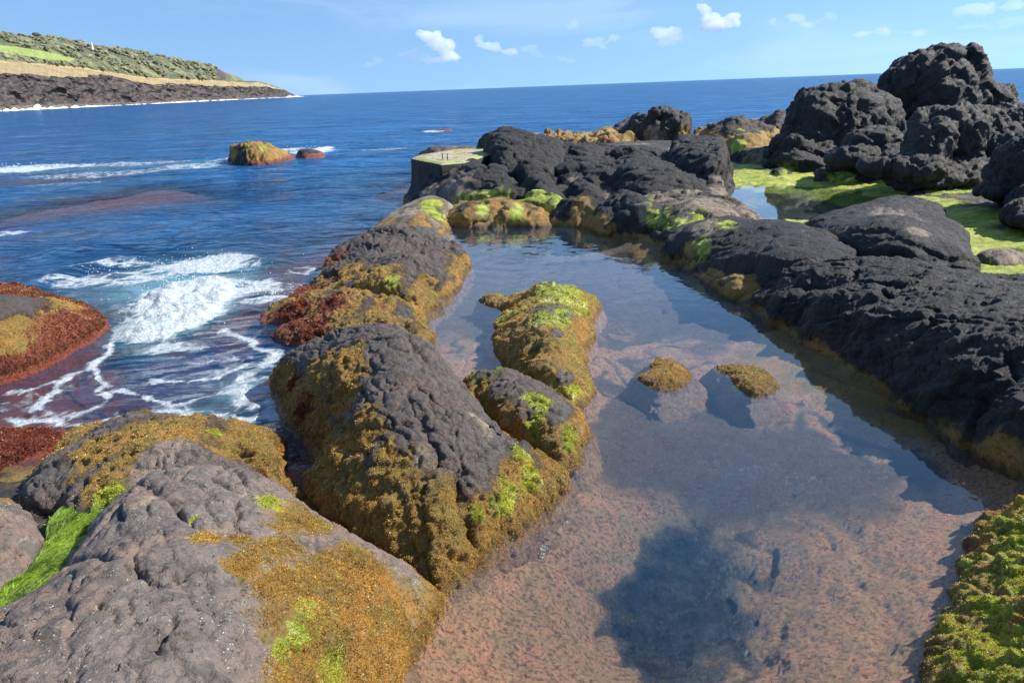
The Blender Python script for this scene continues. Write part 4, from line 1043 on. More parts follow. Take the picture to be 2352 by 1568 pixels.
lava('low black rocks at the foot of the left boulder, above the green flat', 
     [(1680,370,.3),(1720,340,.4),(1800,335,.4),(1900,370,.4),(1960,400,.35),(1850,400,.32),(1740,385,.32)],
     [(1700,358,.6),(1740,345,.8),(1790,345,.85),(1840,365,.7),(1890,385,.5),(1770,375,.5),(1930,396,.42)],
     lobes=(.10,.9,-20,1.8), tone=.12, patches=[('tan',1720,370,30),('lime',1800,395,24)])
lava('small dark stone with a green skirt on the algae flat', 
     [(1765,402,.3),(1790,412,.28),(1820,405,.3),(1815,392,.3),(1780,390,.3)], [(1795,386,.52),(1780,396,.42),(1805,400,.36)], name='stone', bulge=.08, be=.2, tone=.1, lobes=None, patches=[('lime',1800,405,20)], margin=.3)
lava('flat black rocks scattered on the green flat below the boulders', 
     [(1870,400,.32),(1930,385,.35),(2010,395,.35),(2030,415,.33),(1950,420,.32),(1880,415,.32)], [(1900,402,.44),(1950,396,.5),(1990,404,.46),(1930,410,.42)], name='flat_rock', lobes=(.10,.5,0,1.5), tone=.15, patches=[('lime',1940,412,40)])

def stone(label, outline, pts, **k): return lava(label, outline, pts, name='stone', bulge=.06, be=.2, lobes=None, margin=.3, facet=(.05, .4, 0, 1.3), **k)
stone('small black stone in the green channel, right of the mirror tide pool', [(2085,452,.30),(2110,458,.30),(2142,452,.30),(2135,438,.31),(2095,438,.31)], [(2112,442,.46),(2125,447,.42)], patches=[('lime',2095,452,10)])
stone('flat dark stone on the green flat, at the foot of the knobbly boulder mass', [(2040,432,.30),(2080,440,.30),(2120,432,.30),(2100,422,.31),(2055,422,.31)], [(2070,426,.42),(2090,428,.40)], tone=.2)
stone('tan topped stone half buried in green weed at the right edge', [(2240,600,.28),(2290,620,.28),(2352,612,.28),(2352,590,.30),(2270,582,.30)], [(2270,592,.42),(2310,590,.44),(2335,598,.40)], tone=.5, tan=.5, patches=[('lime',2260,610,24)])

# ------------------------------------------------------------------ black ridge right of the pool
GR = 'black ridge between the pool and the tide pools'
rockp('ridge_rock', 'long black ridge falling in shade to the right side of the pool', 'rock',
     [(1540,600,-.03),(1600,640,-.03),(1700,700,-.03),(1800,765,-.03),(1900,830,-.03),(2000,900,-.03),(2100,965,-.03),(2200,1030,-.03),(2300,1095,-.03),(2380,1150,-.03),(2600,1150,.1),(2900,1100,.3),
      (2900,800,.5),(2600,690,.4),(2352,640,.35),(2200,610,.35),(2000,570,.35),(1850,540,.35),(1680,525,.3),(1560,560,.1)],
     [(1600,590,0.15),(1680,590,0.23),(1760,600,0.34),(1850,605,0.48),(1950,610,0.53),(2050,615,0.55),(2150,620,0.57),(2250,640,0.61),(2352,680,0.64),(2500,740,0.65),(2700,800,0.65),
      (1700,650,0.18),(1800,680,0.28),(1900,700,0.41),(2000,740,0.43),(2100,780,0.46),(2200,810,0.50),(2300,820,0.55),(1850,760,0.15),(1950,810,0.19),(2050,860,0.24),(2150,910,0.28),(2250,950,0.31),(2340,960,0.38),
      (2150,980,0.08),(2250,1030,0.11),(2340,1060,0.16),(2450,1000,0.40),(2500,1100,0.19),(1640,640,0.05),(1720,690,0.05),
      (1750,590,0.28),(1850,600,0.36),(1950,612,0.40),(2050,620,0.40),(2150,628,0.40),(2250,652,0.41),(2352,692,0.43),(2352,675,0.33),(2500,752,0.48),(2250,640,0.31),(2700,815,0.46)],
     res=.014, bulge=.04, be=.22, slope=2.2, rough=2.0, lobes=(.095,.7,-40,4.2), facet=(.05,.75,-38,3.2), cracknet=(.05,.6,-38,3.5), streak=(.016,-40,3), tone=.03, ochre_h=.09, red_h=-.05, group=GR,
     patches=[('ochre',1640,610,50),('ochre',1700,650,50),('lime',1620,585,34),('lime',1680,600,24),('ochre',2300,1060,60),('bare',2260,850,80),('tan',2330,870,40),('ochre',1580,590,50)])
rock('ridge_rock', 'smooth black whaleback just beyond the ridge crest, below the tide pool', 'rock',
     [(1530,560,.2),(1560,520,.33),(1650,510,.36),(1760,520,.38),(1880,540,.38),(1960,580,.45),(1960,610,.5),(1800,610,.45),(1650,600,.25),(1570,590,.1)],
     [(1600,530,.44),(1680,518,.52),(1760,522,.58),(1850,535,.60),(1920,560,.58),(1780,560,.55),(1680,560,.40),(1860,590,.55),(1600,560,.32)],
     res=.018, bulge=.08, be=.35, rough=1.1, facet=(.035,.8,-25,3), lobes=(.05,.8,-20,3.6), tone=.04, ochre_h=.06, red_h=-.3, group=GR, patches=[('lime',1670,512,30),('tan',1620,515,40),('lime',1610,560,30),('ochre',1580,570,30)])
rock('ridge_rock', 'high rounded black back between the tide pool and the bright green channel', 'rock',
     [(1840,520,.34),(1930,500,.34),(1990,480,.34),(2040,455,.34),(2100,455,.34),(2140,480,.33),(2180,530,.32),(2240,600,.34),(2260,630,.36),(2120,620,.4),(1980,590,.42),(1900,560,.42)],
     [(1860,510,.50),(1930,495,.62),(1990,485,.68),(2040,460,.70),(2080,458,.66),(2120,500,.66),(2060,510,.78),(1980,520,.72),(2100,560,.70),(2170,580,.56),(2200,610,.46),(2010,560,.60)],
     res=.018, bulge=.08, be=.35, slope=2.5, rough=1.1, facet=(.035,.8,-40,3), lobes=(.05,.8,-40,3.6), tone=.06, ochre_h=-.1, red_h=-.3, group=GR, patches=[('tone',2060,480,50),('tan',2110,530,24)])
rockp('lime_rock', 'steep bank of yellow green weed in the bottom right corner', 'rock',
     [(2290,1180,.0),(2240,1200,-.02),(2240,1240,-.03),(2220,1300,-.03),(2190,1380,-.03),(2160,1440,-.03),(2130,1500,-.03),(2130,1568,-.03),(2100,1700,-.03),(2200,1900,.2),(2900,1900,.6),(2900,1250,.5),(2500,1150,.4),(2380,1150,.1)],
     [(2290,1230,0.05),(2330,1240,0.11),(2300,1300,0.08),(2350,1300,0.17),(2260,1380,0.05),(2300,1450,0.12),(2220,1480,0.05),(2200,1560,0.04),(2300,1560,0.16),(2350,1400,0.22),(2500,1300,0.36),(2500,1500,0.36),(2400,1700,0.30)],
     res=.0095, bulge=.04, be=.10, rough=1.3, fur=1.6, lime=.75, tone=.3, ochre_h=.5, red_h=-.1, lobes=(.03,.22,0,1.2),
     patches=[('lime',2330,1270,60),('lime',2280,1400,60),('lime',2330,1480,70),('lime',2230,1520,40),('lime',2300,1560,60),('lime',2340,1330,60),('lime',2260,1460,24)])

# ------------------------------------------------------------------ big boulders: sculpted from merged lumps
def remeshed(bm, vox, ksm, normals=False):
    me = bpy.data.meshes.new('tmp'); bm.to_mesh(me); bm.free()
    o = bpy.data.objects.new('tmp', me); COL.objects.link(o)
    m = o.modifiers.new('r', 'REMESH'); m.mode = 'VOXEL'; m.voxel_size = vox
    s_ = o.modifiers.new('s', 'SMOOTH'); s_.factor = .6; s_.iterations = ksm
    dg = bpy.context.evaluated_depsgraph_get(); ev = o.evaluated_get(dg); em = ev.to_mesh()
    n = len(em.vertices); V = np.empty(n*3, np.float32); em.vertices.foreach_get('co', V); V = V.reshape(-1, 3).astype(float)
    N = np.empty(n*3, np.float32); em.vertices.foreach_get('normal', N); N = N.reshape(-1, 3).astype(float)
    Qn = np.empty(len(em.loops), np.int32); em.loops.foreach_get('vertex_index', Qn)
    tot = np.empty(len(em.polygons), np.int32); em.polygons.foreach_get('loop_total', tot)
    assert (tot == 4).all()
    Q = Qn.reshape(-1, 4)
    ev.to_mesh_clear(); bpy.data.objects.remove(o); bpy.data.meshes.remove(me)
    return (V, Q, N) if normals else (V, Q)
def boulder(name, label, lumps, vox=.05, rough=1.0, cells=(.16,.9), seed=0, group=None, ksm=4, fac=(.2, .8), **zk):
    """lumps: (px, py, dist, rx, ry, rz, yaw, tilt)"""
    import bmesh
    bm = bmesh.new()
    for (px, py, dist, rx, ry, rz, yaw, tilt) in lumps:
        c = D(px, py, dist)
        M = Matrix.Translation(Vector(c)) @ Matrix.Rotation(math.radians(yaw), 4, 'Z') @ Matrix.Rotation(math.radians(tilt), 4, 'Y') @ Matrix.Diagonal((rx, ry, rz, 1))
        bmesh.ops.create_icosphere(bm, subdivisions=4, radius=1.0, matrix=M)
    V, Q, N = remeshed(bm, vox, ksm, True)
    amp, size = cells
    Wp = V+np.stack([vnoise(V/size*.7, 3), vnoise(V/size*.7+11, 4), vnoise(V/size*.7+23, 5)], 1)*size*.5
    f1, f2 = worley(Wp, 1/size, seed+1); g1, g2 = worley(Wp*1.0+4, 2.6/size, seed+2)
    d = amp*(np.sqrt(np.clip(f2-f1, 0, 1))-.5)+amp*.42*(np.sqrt(np.clip(g2-g1, 0, 1))-.5)
    d += rough*(.26*fbm(V, .55, 3, seed+3)+.10*fbm(V, 1.8, 4, seed+4)+.10*ridged(V*np.array([1, 1, .7]), 1.7, 4, seed+5, .6)-.03+.035*ridged(V, 7, 3, seed+6, .6))
    for k_, (am, fr) in enumerate(((1, 1), (.45, 2.3), (.20, 5.2))):
        wv = np.stack([fbm(V, .8*fr/fac[1], 3, seed+7), fbm(V+31, .8*fr/fac[1], 3, seed+8), fbm(V+61, .8*fr/fac[1], 3, seed+9)], 1)*fac[1]/fr*.4
        a_, b_ = facets((V+wv)*np.array([1, 1, .8]), fr/fac[1], seed+20+k_)
        d += fac[0]*am*(a_*.8-.35*np.exp(-(b_/.07)**2))
    a0 = zones(V, N, seed=seed, **zk)
    V = V+N*d[:, None]
    o = build_mesh(name, V, Q, MAT['rock'], a0); tag(o, label, 'boulder', group)
    return o
GB = 'big black boulders on the right skyline'
boulder('boulder', 'broad black boulder with a domed top, left of the tallest one', 
        [(1920,300,20.5,1.30,1.2,1.15,0,0),(1895,255,20.6,.85,.9,.72,0,0),(1955,245,20.8,.85,.9,.62,0,0),(2010,290,20.5,.68,.8,.80,0,0),(1855,320,20.3,.60,.8,.62,0,25),(1830,350,20.0,.70,.8,.40,0,20),(1930,350,19.8,1.7,.9,.45,0,0)],
        vox=.05, tone=.10, ochre_h=-.5, red_h=-1, seed=101, group=GB, cells=(.10,.8), fac=(.15,1.0))
boulder('boulder', 'tallest black boulder with a second pointed peak on its right shoulder', 
        [(2150,240,22,1.35,1.3,1.30,0,0),(2115,178,22.1,.92,1.0,.72,0,0),(2155,150,22.2,.58,.8,.58,0,0),(2070,195,22,.6,.7,.6,0,0),(2235,200,21.8,.42,.6,1.15,0,-16),(2270,270,21.7,.75,.9,1.0,0,-12),(2180,320,21.6,2.1,1.3,.8,0,0)],
        vox=.055, tone=.08, ochre_h=-.5, red_h=-1, seed=131, group=GB, cells=(.10,.9), fac=(.17,1.0))
boulder('boulder', 'knobbly black boulder mass in front of the tallest one, standing on the green flat', 
        [(2160,290,15.6,.55,.6,.40,0,0),(2130,345,15.2,.40,.6,.66,0,18),(2200,320,15.6,.50,.6,.66,0,0),(2110,385,14.9,.58,.6,.26,0,0),(2170,390,15.1,.42,.5,.24,0,0),(2270,340,15.8,.70,.7,.62,0,0),(2240,285,16,.55,.6,.36,0,0),(2330,310,16,.65,.7,.66,0,0),(2220,385,15.3,.42,.5,.24,0,0),(2330,370,15.4,.7,.6,.45,0,0),(2150,412,15.0,.95,.5,.22,0,0),(2270,405,15.3,.9,.5,.26,0,0),(2030,385,15.2,.45,.4,.16,0,10)],
        vox=.035, tone=.14, ochre_h=-.5, red_h=-1, seed=161, group=GB, cells=(.08,.5), rough=.8, fac=(.09,.55))
boulder('boulder', 'low black rock hump between the two big boulders, at the back of the green flat', 
        [(2010,335,17.5,.66,.6,.40,0,0),(1985,362,17.2,.85,.6,.26,0,0),(2060,362,17.0,.7,.5,.28,0,0)],
        vox=.035, tone=.10, ochre_h=-.5, red_h=-1, seed=191, group=GB, cells=(.06,.45), rough=.7, fac=(.07,.5))
boulder('boulder', 'dark rock cut off by the right edge, beside the green channel', 
        [(2340,410,12.6,.50,.6,.34,0,20),(2400,400,12.2,.8,.8,.75,0,0),(2310,440,12.2,.42,.4,.12,0,0),(2380,500,10.8,.40,.5,.16,0,0),(2500,490,11,1.0,1.2,.6,0,0)],
        vox=.03, tone=.06, ochre_h=-.5, red_h=-1, seed=221, group=GB, cells=(.05,.5), rough=.7, fac=(.10,.55))
# ------------------------------------------------------------------ concrete platform
def platform():
    import bmesh
    top = [(943,364),(1012,378),(1070,373),(1135,352),(1110,340),(1040,343),(962,356)]
    zt = .88
    T = [W(x, y, zt) for x, y in top]
    root_o = (T[0]+T[3])/2; root_o = np.array([root_o[0], root_o[1], SEA])
    e = empty('concrete_platform', root_o)
    # subdivide edges, build side rings flaring to the foot
    ring = []
    n = len(T)
    for i in range(n):
        a, b = T[i], T[(i+1) % n]
        for k in range(14): ring.append(a+(b-a)*k/14)
    ring = np.array(ring); c = ring.mean(0)
    rows = []
    zs = [zt, zt-.02, zt-.2, zt-.45, .15, 0, -.2, -.6]; fl = [-.03, 0, .0, .01, .06, .16, .30, .6]
    for z_, f_ in zip(zs, fl):
        d = ring-c; d[:, 2] = 0; L = np.linalg.norm(d, axis=1, keepdims=True)
        P_ = ring+d/L*f_; P_[:, 2] = z_
        P_ = P_+.02*np.stack([fbm(P_, 2.5, 3, 44), fbm(P_+5, 2.5, 3, 45), .4*fbm(P_+9, 2.5, 3, 46)], 1)
        rows.append(P_)
    m = len(ring); V = np.vstack(rows); Q = []
    for r in range(len(rows)-1):
        for i in range(m):
            j = (i+1) % m; Q.append((r*m+i, (r+1)*m+i, (r+1)*m+j, r*m+j))
    # top as concentric rings
    inner = []
    cen = ring.mean(0)
    base = len(V); prev = 0
    for s_ in (.75, .5, .25, .02):
        P_ = cen+(rows[0]-cen)*s_; P_[:, 2] = zt+.02*fbm(P_, 1.5, 3, 47); inner.append(P_)
    V = np.vstack([V]+inner)
    offs = [0]+[base+k*m for k in range(4)]
    for r in range(4):
        for i in range(m):
            j = (i+1) % m; Q.append((offs[r]+i, offs[r]+j, offs[r+1]+j, offs[r+1]+i))
    build_mesh('slab', V, Q, MAT['concrete'], parent=e, smooth=False)
    for x, y in ((1017, 366), (1028, 367)):
        p = W(x, y, zt)
        bm = bmesh.new()
        bmesh.ops.create_cone(bm, cap_ends=True, segments=10, radius1=.014, radius2=.012, depth=.14, matrix=Matrix.Translation((0, 0, .07)))
        bmesh.ops.create_cone(bm, cap_ends=True, segments=6, radius1=.024, radius2=.024, depth=.02, matrix=Matrix.Translation((0, 0, .14)))
        me = bpy.data.meshes.new('iron_bolt'); bm.to_mesh(me); bm.free(); me.materials.append(MAT['iron'])
        o = bpy.data.objects.new('iron_bolt', me); COL.objects.link(o); o.parent = e; o.location = Vector(p-root_o)
    tag(e, 'concrete platform with flat green stained top, in the sea left of the black rocks', 'platform')
platform()
rock('shore_rock', 'low dark rock with a sandy top showing just behind the concrete platform', 'rock',
     [(955,360,-.2),(965,350,-.2),(1090,345,-.2),(1095,362,.3),(1000,365,.3)], [(975,353,.95),(995,343,1.15),(1015,347,1.05),(1040,352,.98),(1070,347,1.05),(1085,350,1.0),(1060,358,.9)],
     res=.03, rough=1.4, tone=.5, tan=.3, ochre_h=.1, red_h=-.1, bulge=.08, be=.2, slope=3, lobes=(.05,.6,0,1.3), patches=[('lime',1085,352,12),('tone',1000,350,30)])

# ------------------------------------------------------------------ headland
def headland():
    cols = np.array([-900,-500,-250,-100,0,60,120,200,250,300,360,420,480,500,540,600,640,655,664.0])
    shore_y = np.array([300,281,268,261,257,254,252,249.5,247.5,246,243,240,236.5,235,232,228.5,226.5,225.8,224.8])
    dist = np.array([250,330,390,430,460,500,540,600,640,680,750,830,930,970,1050,1180,1280,1330,1360.])
    rock_y = shore_y-np.array([10,9,8,8,8,8,8,8,8,8,8,8,8,7,6,4,3,2,.8])        # boulder beach top
    top_y = np.array([170,172,176,178,176,174,178,180,176,186,198,198,199,199.5,201,200,206,209,218.0])
    plat_y = np.array([120,130,138,142,145,147,152,160,168,176,183,185,187,187.5,189,192,204,208,217.5])
    hill_y = np.array([60,68,75,80,83,88,92,106,114,120,131,142,153,160,187.8,191,203.5,207.8,217.4])
    g = 420; x = np.concatenate([np.linspace(-900, 0, 150)[:-1], np.linspace(0, 664, g)])
    I = lambda a: np.interp(x, cols, a)
    d0 = I(dist)
    wob = 1+.012*fbm(np.stack([x/60, 0*x, 0*x], 1), 1, 4, 701)
    prof = []     # (t, dist, pixel y)
    wig = 3.5*fbm(np.stack([x/26, 0*x, 0*x], 1), 1, 5, 702)
    sh, bt, ct, pl, hl = I(shore_y), I(rock_y), I(top_y)+wig*sm(664, 620, x), I(plat_y)+wig*.5*sm(664, 620, x), I(hill_y)+wig*.8*sm(664, 500, x)
    rows = []
    def addrow(dist_, y_, kind):
        P_ = np.array([D(a, b, dd) for a, b, dd in zip(x, y_, dist_)]); rows.append((P_, kind))
    addrow(d0*wob-6, sh+1.5, 0); rows[0][0][:, 2] = SEA-4
    nb, nc, npl, nh = 10, 34, 22, 46
    dep_pl = 60+60*sm(664, 450, x); dep_h = 150.0
    P0 = np.array([D(a, b, dd) for a, b, dd in zip(x, sh, d0*wob)]); P0[:, 2] = SEA
    def seg(Pa, Pb, n, kind, first=False, curve=None):
        for k in range(1, n+1):
            t = k/n; tz = curve(t) if curve else t
            P_ = Pa+(Pb-Pa)*t; P_[:, 2] = Pa[:, 2]+(Pb[:, 2]-Pa[:, 2])*tz; rows.append((P_, kind))
    rows.append((P0, 0))
    Pb = np.array([D(a, b, dd) for a, b, dd in zip(x, bt, d0*wob+10)])
    Pc = np.array([D(a, b, dd) for a, b, dd in zip(x, ct, d0*wob+22)])
    Pp = np.array([D(a, b, dd) for a, b, dd in zip(x, np.minimum(pl, ct-.1), d0*wob+22+dep_pl)])
    Ph = np.array([D(a, b, dd) for a, b, dd in zip(x, np.minimum(hl, pl-.1), d0*wob+22+dep_pl+dep_h)])
    Pe = Ph.copy(); Pe[:, 1] += 200; Pe[:, 0] += Pe[:, 1]*0-30; Pe[:, 2] -= 12
    seg(P0, Pb, nb, 1); seg(Pb, Pc, nc, 2, curve=lambda t: t**.8); seg(Pc, Pp, npl, 3, curve=lambda t: t); seg(Pp, Ph, nh, 4, curve=lambda t: math.sin(t*math.pi/2)**.9 if t < 1 else 1)
    seg(Ph, Pe, 8, 5)
    V = np.concatenate([r[0] for r in rows]); kind = np.concatenate([np.full(len(x), r[1]) for r in rows])
    nr, ncx = len(rows), len(x)
    XX = np.tile(x, nr)
    N = grid_normals(V, nr, ncx)
    N2 = N.copy()
    fade = sm(664, 640, XX)
    clf = (kind == 2)|(kind == 1)
    steep = np.stack([N[:, 0]*0-.3, N[:, 0]*0-.9, N[:, 0]*0+.3], 1)
    fa_, fb_ = facets(V*np.array([1, .6, 1.2]), 1/22., 740); fc_, fd_ = facets(V*np.array([1, .6, 1.8]), 1/9., 741)
    dd = np.where(kind == 2, 7*fa_-4*np.exp(-(fb_/.08)**2)+3.0*fc_-1.6*np.exp(-(fd_/.1)**2)+3.6*ridged(V*np.array([1, 1, .45]), .045, 5, 710, .6)*1.5+3.0*ridged(V*np.array([1, 1, 2.0]), .16, 3, 711), 0)
    dd = dd+np.where(kind == 1, 1.6*np.abs(vnoise(V*.35, 712))+1.0*np.abs(vnoise(V*.8, 713)), 0)
    V = V+steep*dd[:, None]*fade[:, None]
    hz = np.where(kind >= 4, 2.6*np.abs(vnoise(V*np.array([.07, .05, .02]), 714))+1.5*np.abs(vnoise(V*np.array([.2, .12, .05]), 715)), 0)+np.where(kind == 3, .8*fbm(V, .08, 3, 716), 0)
    V[:, 2] += hz*fade
    V[:, 2] += np.where(kind == 3, 1.2*sm(.2, .6, vnoise(V*.04, 719)), 0)*fade
    px, py, _ = project(V)
    cl = np.where((kind == 1)|(kind == 2), 1.0, 0.0)
    cl = np.where((kind == 2), 1.0, cl); cl = np.where((kind == 3) & (vnoise(V*.05, 717) > .42), .5, cl)
    gr = np.where(kind >= 4, 1.0, 0.0)
    gr = np.where((kind == 4), np.clip(1.0, 0, 1), gr)
    fpoly = np.array([(-60, 98), (40, 108), (110, 120), (175, 136), (160, 142), (100, 136), (40, 126), (-60, 112)])
    fd = sm(-3, 3, poly_sdf(fpoly, px, py))*(kind == 4)
    cl = np.where(XX > 650, 1, cl)
    endc = sm(470, 500, XX)*(kind == 4)*(XX < 520); cl = np.maximum(cl, endc*.55)
    o = build_mesh('headland', V, grid_quads(nr, ncx), MAT['headland'], dict(cliff=cl, dry=0*cl, green=gr, field=fd), origin=np.zeros(3)); tag(o, kind='structure')
    # shrubs as one uncountable cover on the hillside
    faces = []; verts = []; shade = []
    r2 = np.random.default_rng(5)
    cand = np.where((kind == 4) & (fd < .1) & (XX < 495))[0]
    dens = fbm(V[cand], .03, 3, 718)
    cand = cand[dens+.5*vnoise(V[cand]*.09, 720) > -.02]
    pick = r2.choice(cand, 2400)
    import bmesh
    bm = bmesh.new(); bmesh.ops.create_icosphere(bm, subdivisions=2, radius=1); bv = np.array([v.co[:] for v in bm.verts]); bf = np.array([[v.index for v in f.verts] for f in bm.faces]); bm.free()
    for k, i in enumerate(pick):
        s_ = (.5+1.9*r2.random()**2.5)*(V[i, 1]/600)**.4
        q = bv*np.array([s_*1.3, s_*1.2, s_*.8])*(1+.28*r2.standard_normal((len(bv), 1)))
        verts.append(q+V[i]+np.array([r2.uniform(-3, 3), r2.uniform(-3, 3), s_*.2])); faces.append(bf+k*len(bv)); shade.append(np.full(len(bv), r2.random()))
    o = build_mesh('hillside_shrubs', np.vstack(verts), np.vstack(faces), MAT['shrub'], dict(shade=np.concatenate(shade)), smooth=False, origin=np.zeros(3))
    tag(o, 'mass of low olive green shrubs covering the far hillside', 'shrubs', kind='stuff')
    # loose boulders under the cliff
    verts, faces, shade = [], [], []
    cand = np.where((kind == 1) & (XX < 640))[0]
    pick = r2.choice(cand, 2600)
    for k, i in enumerate(pick):
        s_ = r2.uniform(.4, 1.5)
        q = bv*np.array([s_*1.2, s_, s_*.8])*(1+.22*r2.standard_normal((len(bv), 1)))
        verts.append(q+V[i]); faces.append(bf+k*len(bv)); shade.append(np.full(len(bv), r2.random()))
    o = build_mesh('shore_boulders', np.vstack(verts), np.vstack(faces), MAT['scree'], dict(shade=np.concatenate(shade)), smooth=False, origin=np.zeros(3))
    tag(o, 'grey boulder scree along the foot of the far headland cliff', 'boulders', kind='stuff')
    # white surf along the foot
    sx = np.concatenate([np.linspace(-700, 664, 900), np.linspace(664, 700, 40)])
    sy = np.interp(sx, cols, shore_y); sd_ = np.interp(sx, cols, dist)
    sy[sx > 664] = 224.8-.0377*(sx[sx > 664]-664); sd_[sx > 664] = 1360+8*(sx[sx > 664]-664)
    wb = 1+.012*fbm(np.stack([sx/60, 0*sx, 0*sx], 1), 1, 4, 701)
    C_ = np.array([D(a, b, dd) for a, b, dd in zip(sx, sy, sd_*wb-3)]); C_[:, 2] = SEA
    nzv = fbm(np.stack([sx/14, 0*sx, 0*sx], 1), 1, 4, 730)
    hgt = np.clip(.9+2.2*nzv, .12, 3)*np.interp(sx, [-700, 0, 200, 260, 350, 420, 655, 664, 672, 700], [1, 1.1, 1.0, .35, .5, .9, .5, 2.0, 2.2, .2])
    hgt = hgt+2.6*np.exp(-((sx-88)/4)**2)
    R_ = []
    for k in range(9):
        a = math.pi*k/8
        P_ = C_+np.stack([0*sx, -math.cos(a)*hgt*1.4, math.sin(a)*hgt-.15], 1)
        P_ += (.35*hgt)[:, None]*np.stack([vnoise(P_*.9, 731), vnoise(P_*.9+4, 732), .7*vnoise(P_*.9+8, 733)], 1)
        R_.append(P_)
    o = build_mesh('shore_surf', np.concatenate(R_), grid_quads(9, len(sx)), MAT['foam'], origin=np.zeros(3)); tag(o, 'white surf line breaking along the foot of the far headland', 'surf', kind='stuff')
    return V, kind, XX
def shrub_mats():
    for nm, a, b in (('shrub', (.075, .09, .05), (.24, .235, .13)), ('scree', (.07, .06, .055), (.18, .15, .125))):
        t = NT(nm); s = t.attr('shade')
        bs = t.n('ShaderNodeBsdfPrincipled'); t.set(bs.inputs['Base Color'], t.mix(s, a, b)); bs.inputs['Roughness'].default_value = .9
        t.link(bs.outputs[0], t.out.inputs[0]); MAT[nm] = t.m
shrub_mats()
headland()

def lathe(name, prof, mat, parent, loc, seg=20):
    a = np.linspace(0, 2*math.pi, seg, endpoint=False)
    V = np.concatenate([np.stack([r*np.cos(a), r*np.sin(a), np.full(seg, z)], 1) for r, z in prof])
    Q = [(r*seg+i, r*seg+(i+1) % seg, (r+1)*seg+(i+1) % seg, (r+1)*seg+i) for r in range(len(prof)-1) for i in range(seg)]
    o = build_mesh(name, V, Q, mat, origin=np.zeros(3)); o.parent = parent; o.location = loc; return o
base = D(212, 111, 640)
e = empty('lighthouse', base-np.array([0, 0, 1.2])); e.scale = (.62, .62, .62)
lathe('tower', [(0.01, 0), (1.7, 0), (1.5, 1), (1.1, 7.2), (1.25, 7.4), (1.25, 7.7), (.01, 7.7)], MAT['white'], e, (0, 0, 0))
lathe('lantern', [(.75, 7.7), (.75, 8.7), (.9, 8.75), (.4, 9.2), (.01, 9.4)], MAT['white'], e, (0, 0, 0))
tag(e, 'small white lighthouse tower standing on the crest of the far headland', 'lighthouse')

# ------------------------------------------------------------------ clouds
def cloud(label, puffs, density=1.0, dist=5200, seed=0):
    import bmesh
    r3 = np.random.default_rng(seed+300)
    bm = bmesh.new()
    big = max(p[2] for p in puffs)*dist/FPX
    for i, (px, py, rx, ry) in enumerate(puffs):
        for j in range(7):
            f = 0 if j == 0 else 1
            c = D(px+f*r3.uniform(-.75, .75)*rx, py+f*r3.uniform(-.7, .6)*ry, dist+r3.uniform(-20, 20)); s_ = dist/FPX*r3.uniform(.40, .72)*(1.25 if j == 0 else 1)
            bmesh.ops.create_icosphere(bm, subdivisions=3, radius=1, matrix=Matrix.Translation(Vector(c)) @ Matrix.Diagonal((rx*s_, .8*rx*s_, ry*s_*1.1, 1)))
        if i: # thin bridge to the puff before, so the cloud is one body
            q = puffs[i-1]
            for k in range(9):
                t_ = k/8; c = D(px+(q[0]-px)*t_, py+(q[1]-py)*t_, dist+20*math.sin(k*2.1))
                bmesh.ops.create_icosphere(bm, subdivisions=2, radius=1, matrix=Matrix.Translation(Vector(c)) @ Matrix.Diagonal((.22*min(rx, q[2])*dist/FPX+8, 14, .2*min(ry, q[3])*dist/FPX+5, 1)))
    V, Q = remeshed(bm, max(3.0, big*.06), 2)
    n = fbm(V, 2.5/big, 4, seed)*.42*big+fbm(V, 7/big, 4, seed+2)*.20*big
    N = V-V.mean(0); N /= np.linalg.norm(N, axis=1)[:, None]
    V = V+N*n[:, None]
    o = build_mesh('cloud', V, Q, MAT['cloud%d' % (0 if density < .4 else 1 if density < .6 else 2 if density < .8 else 3)])
    tag(o, label, 'cloud', 'small clouds low over the sea horizon')
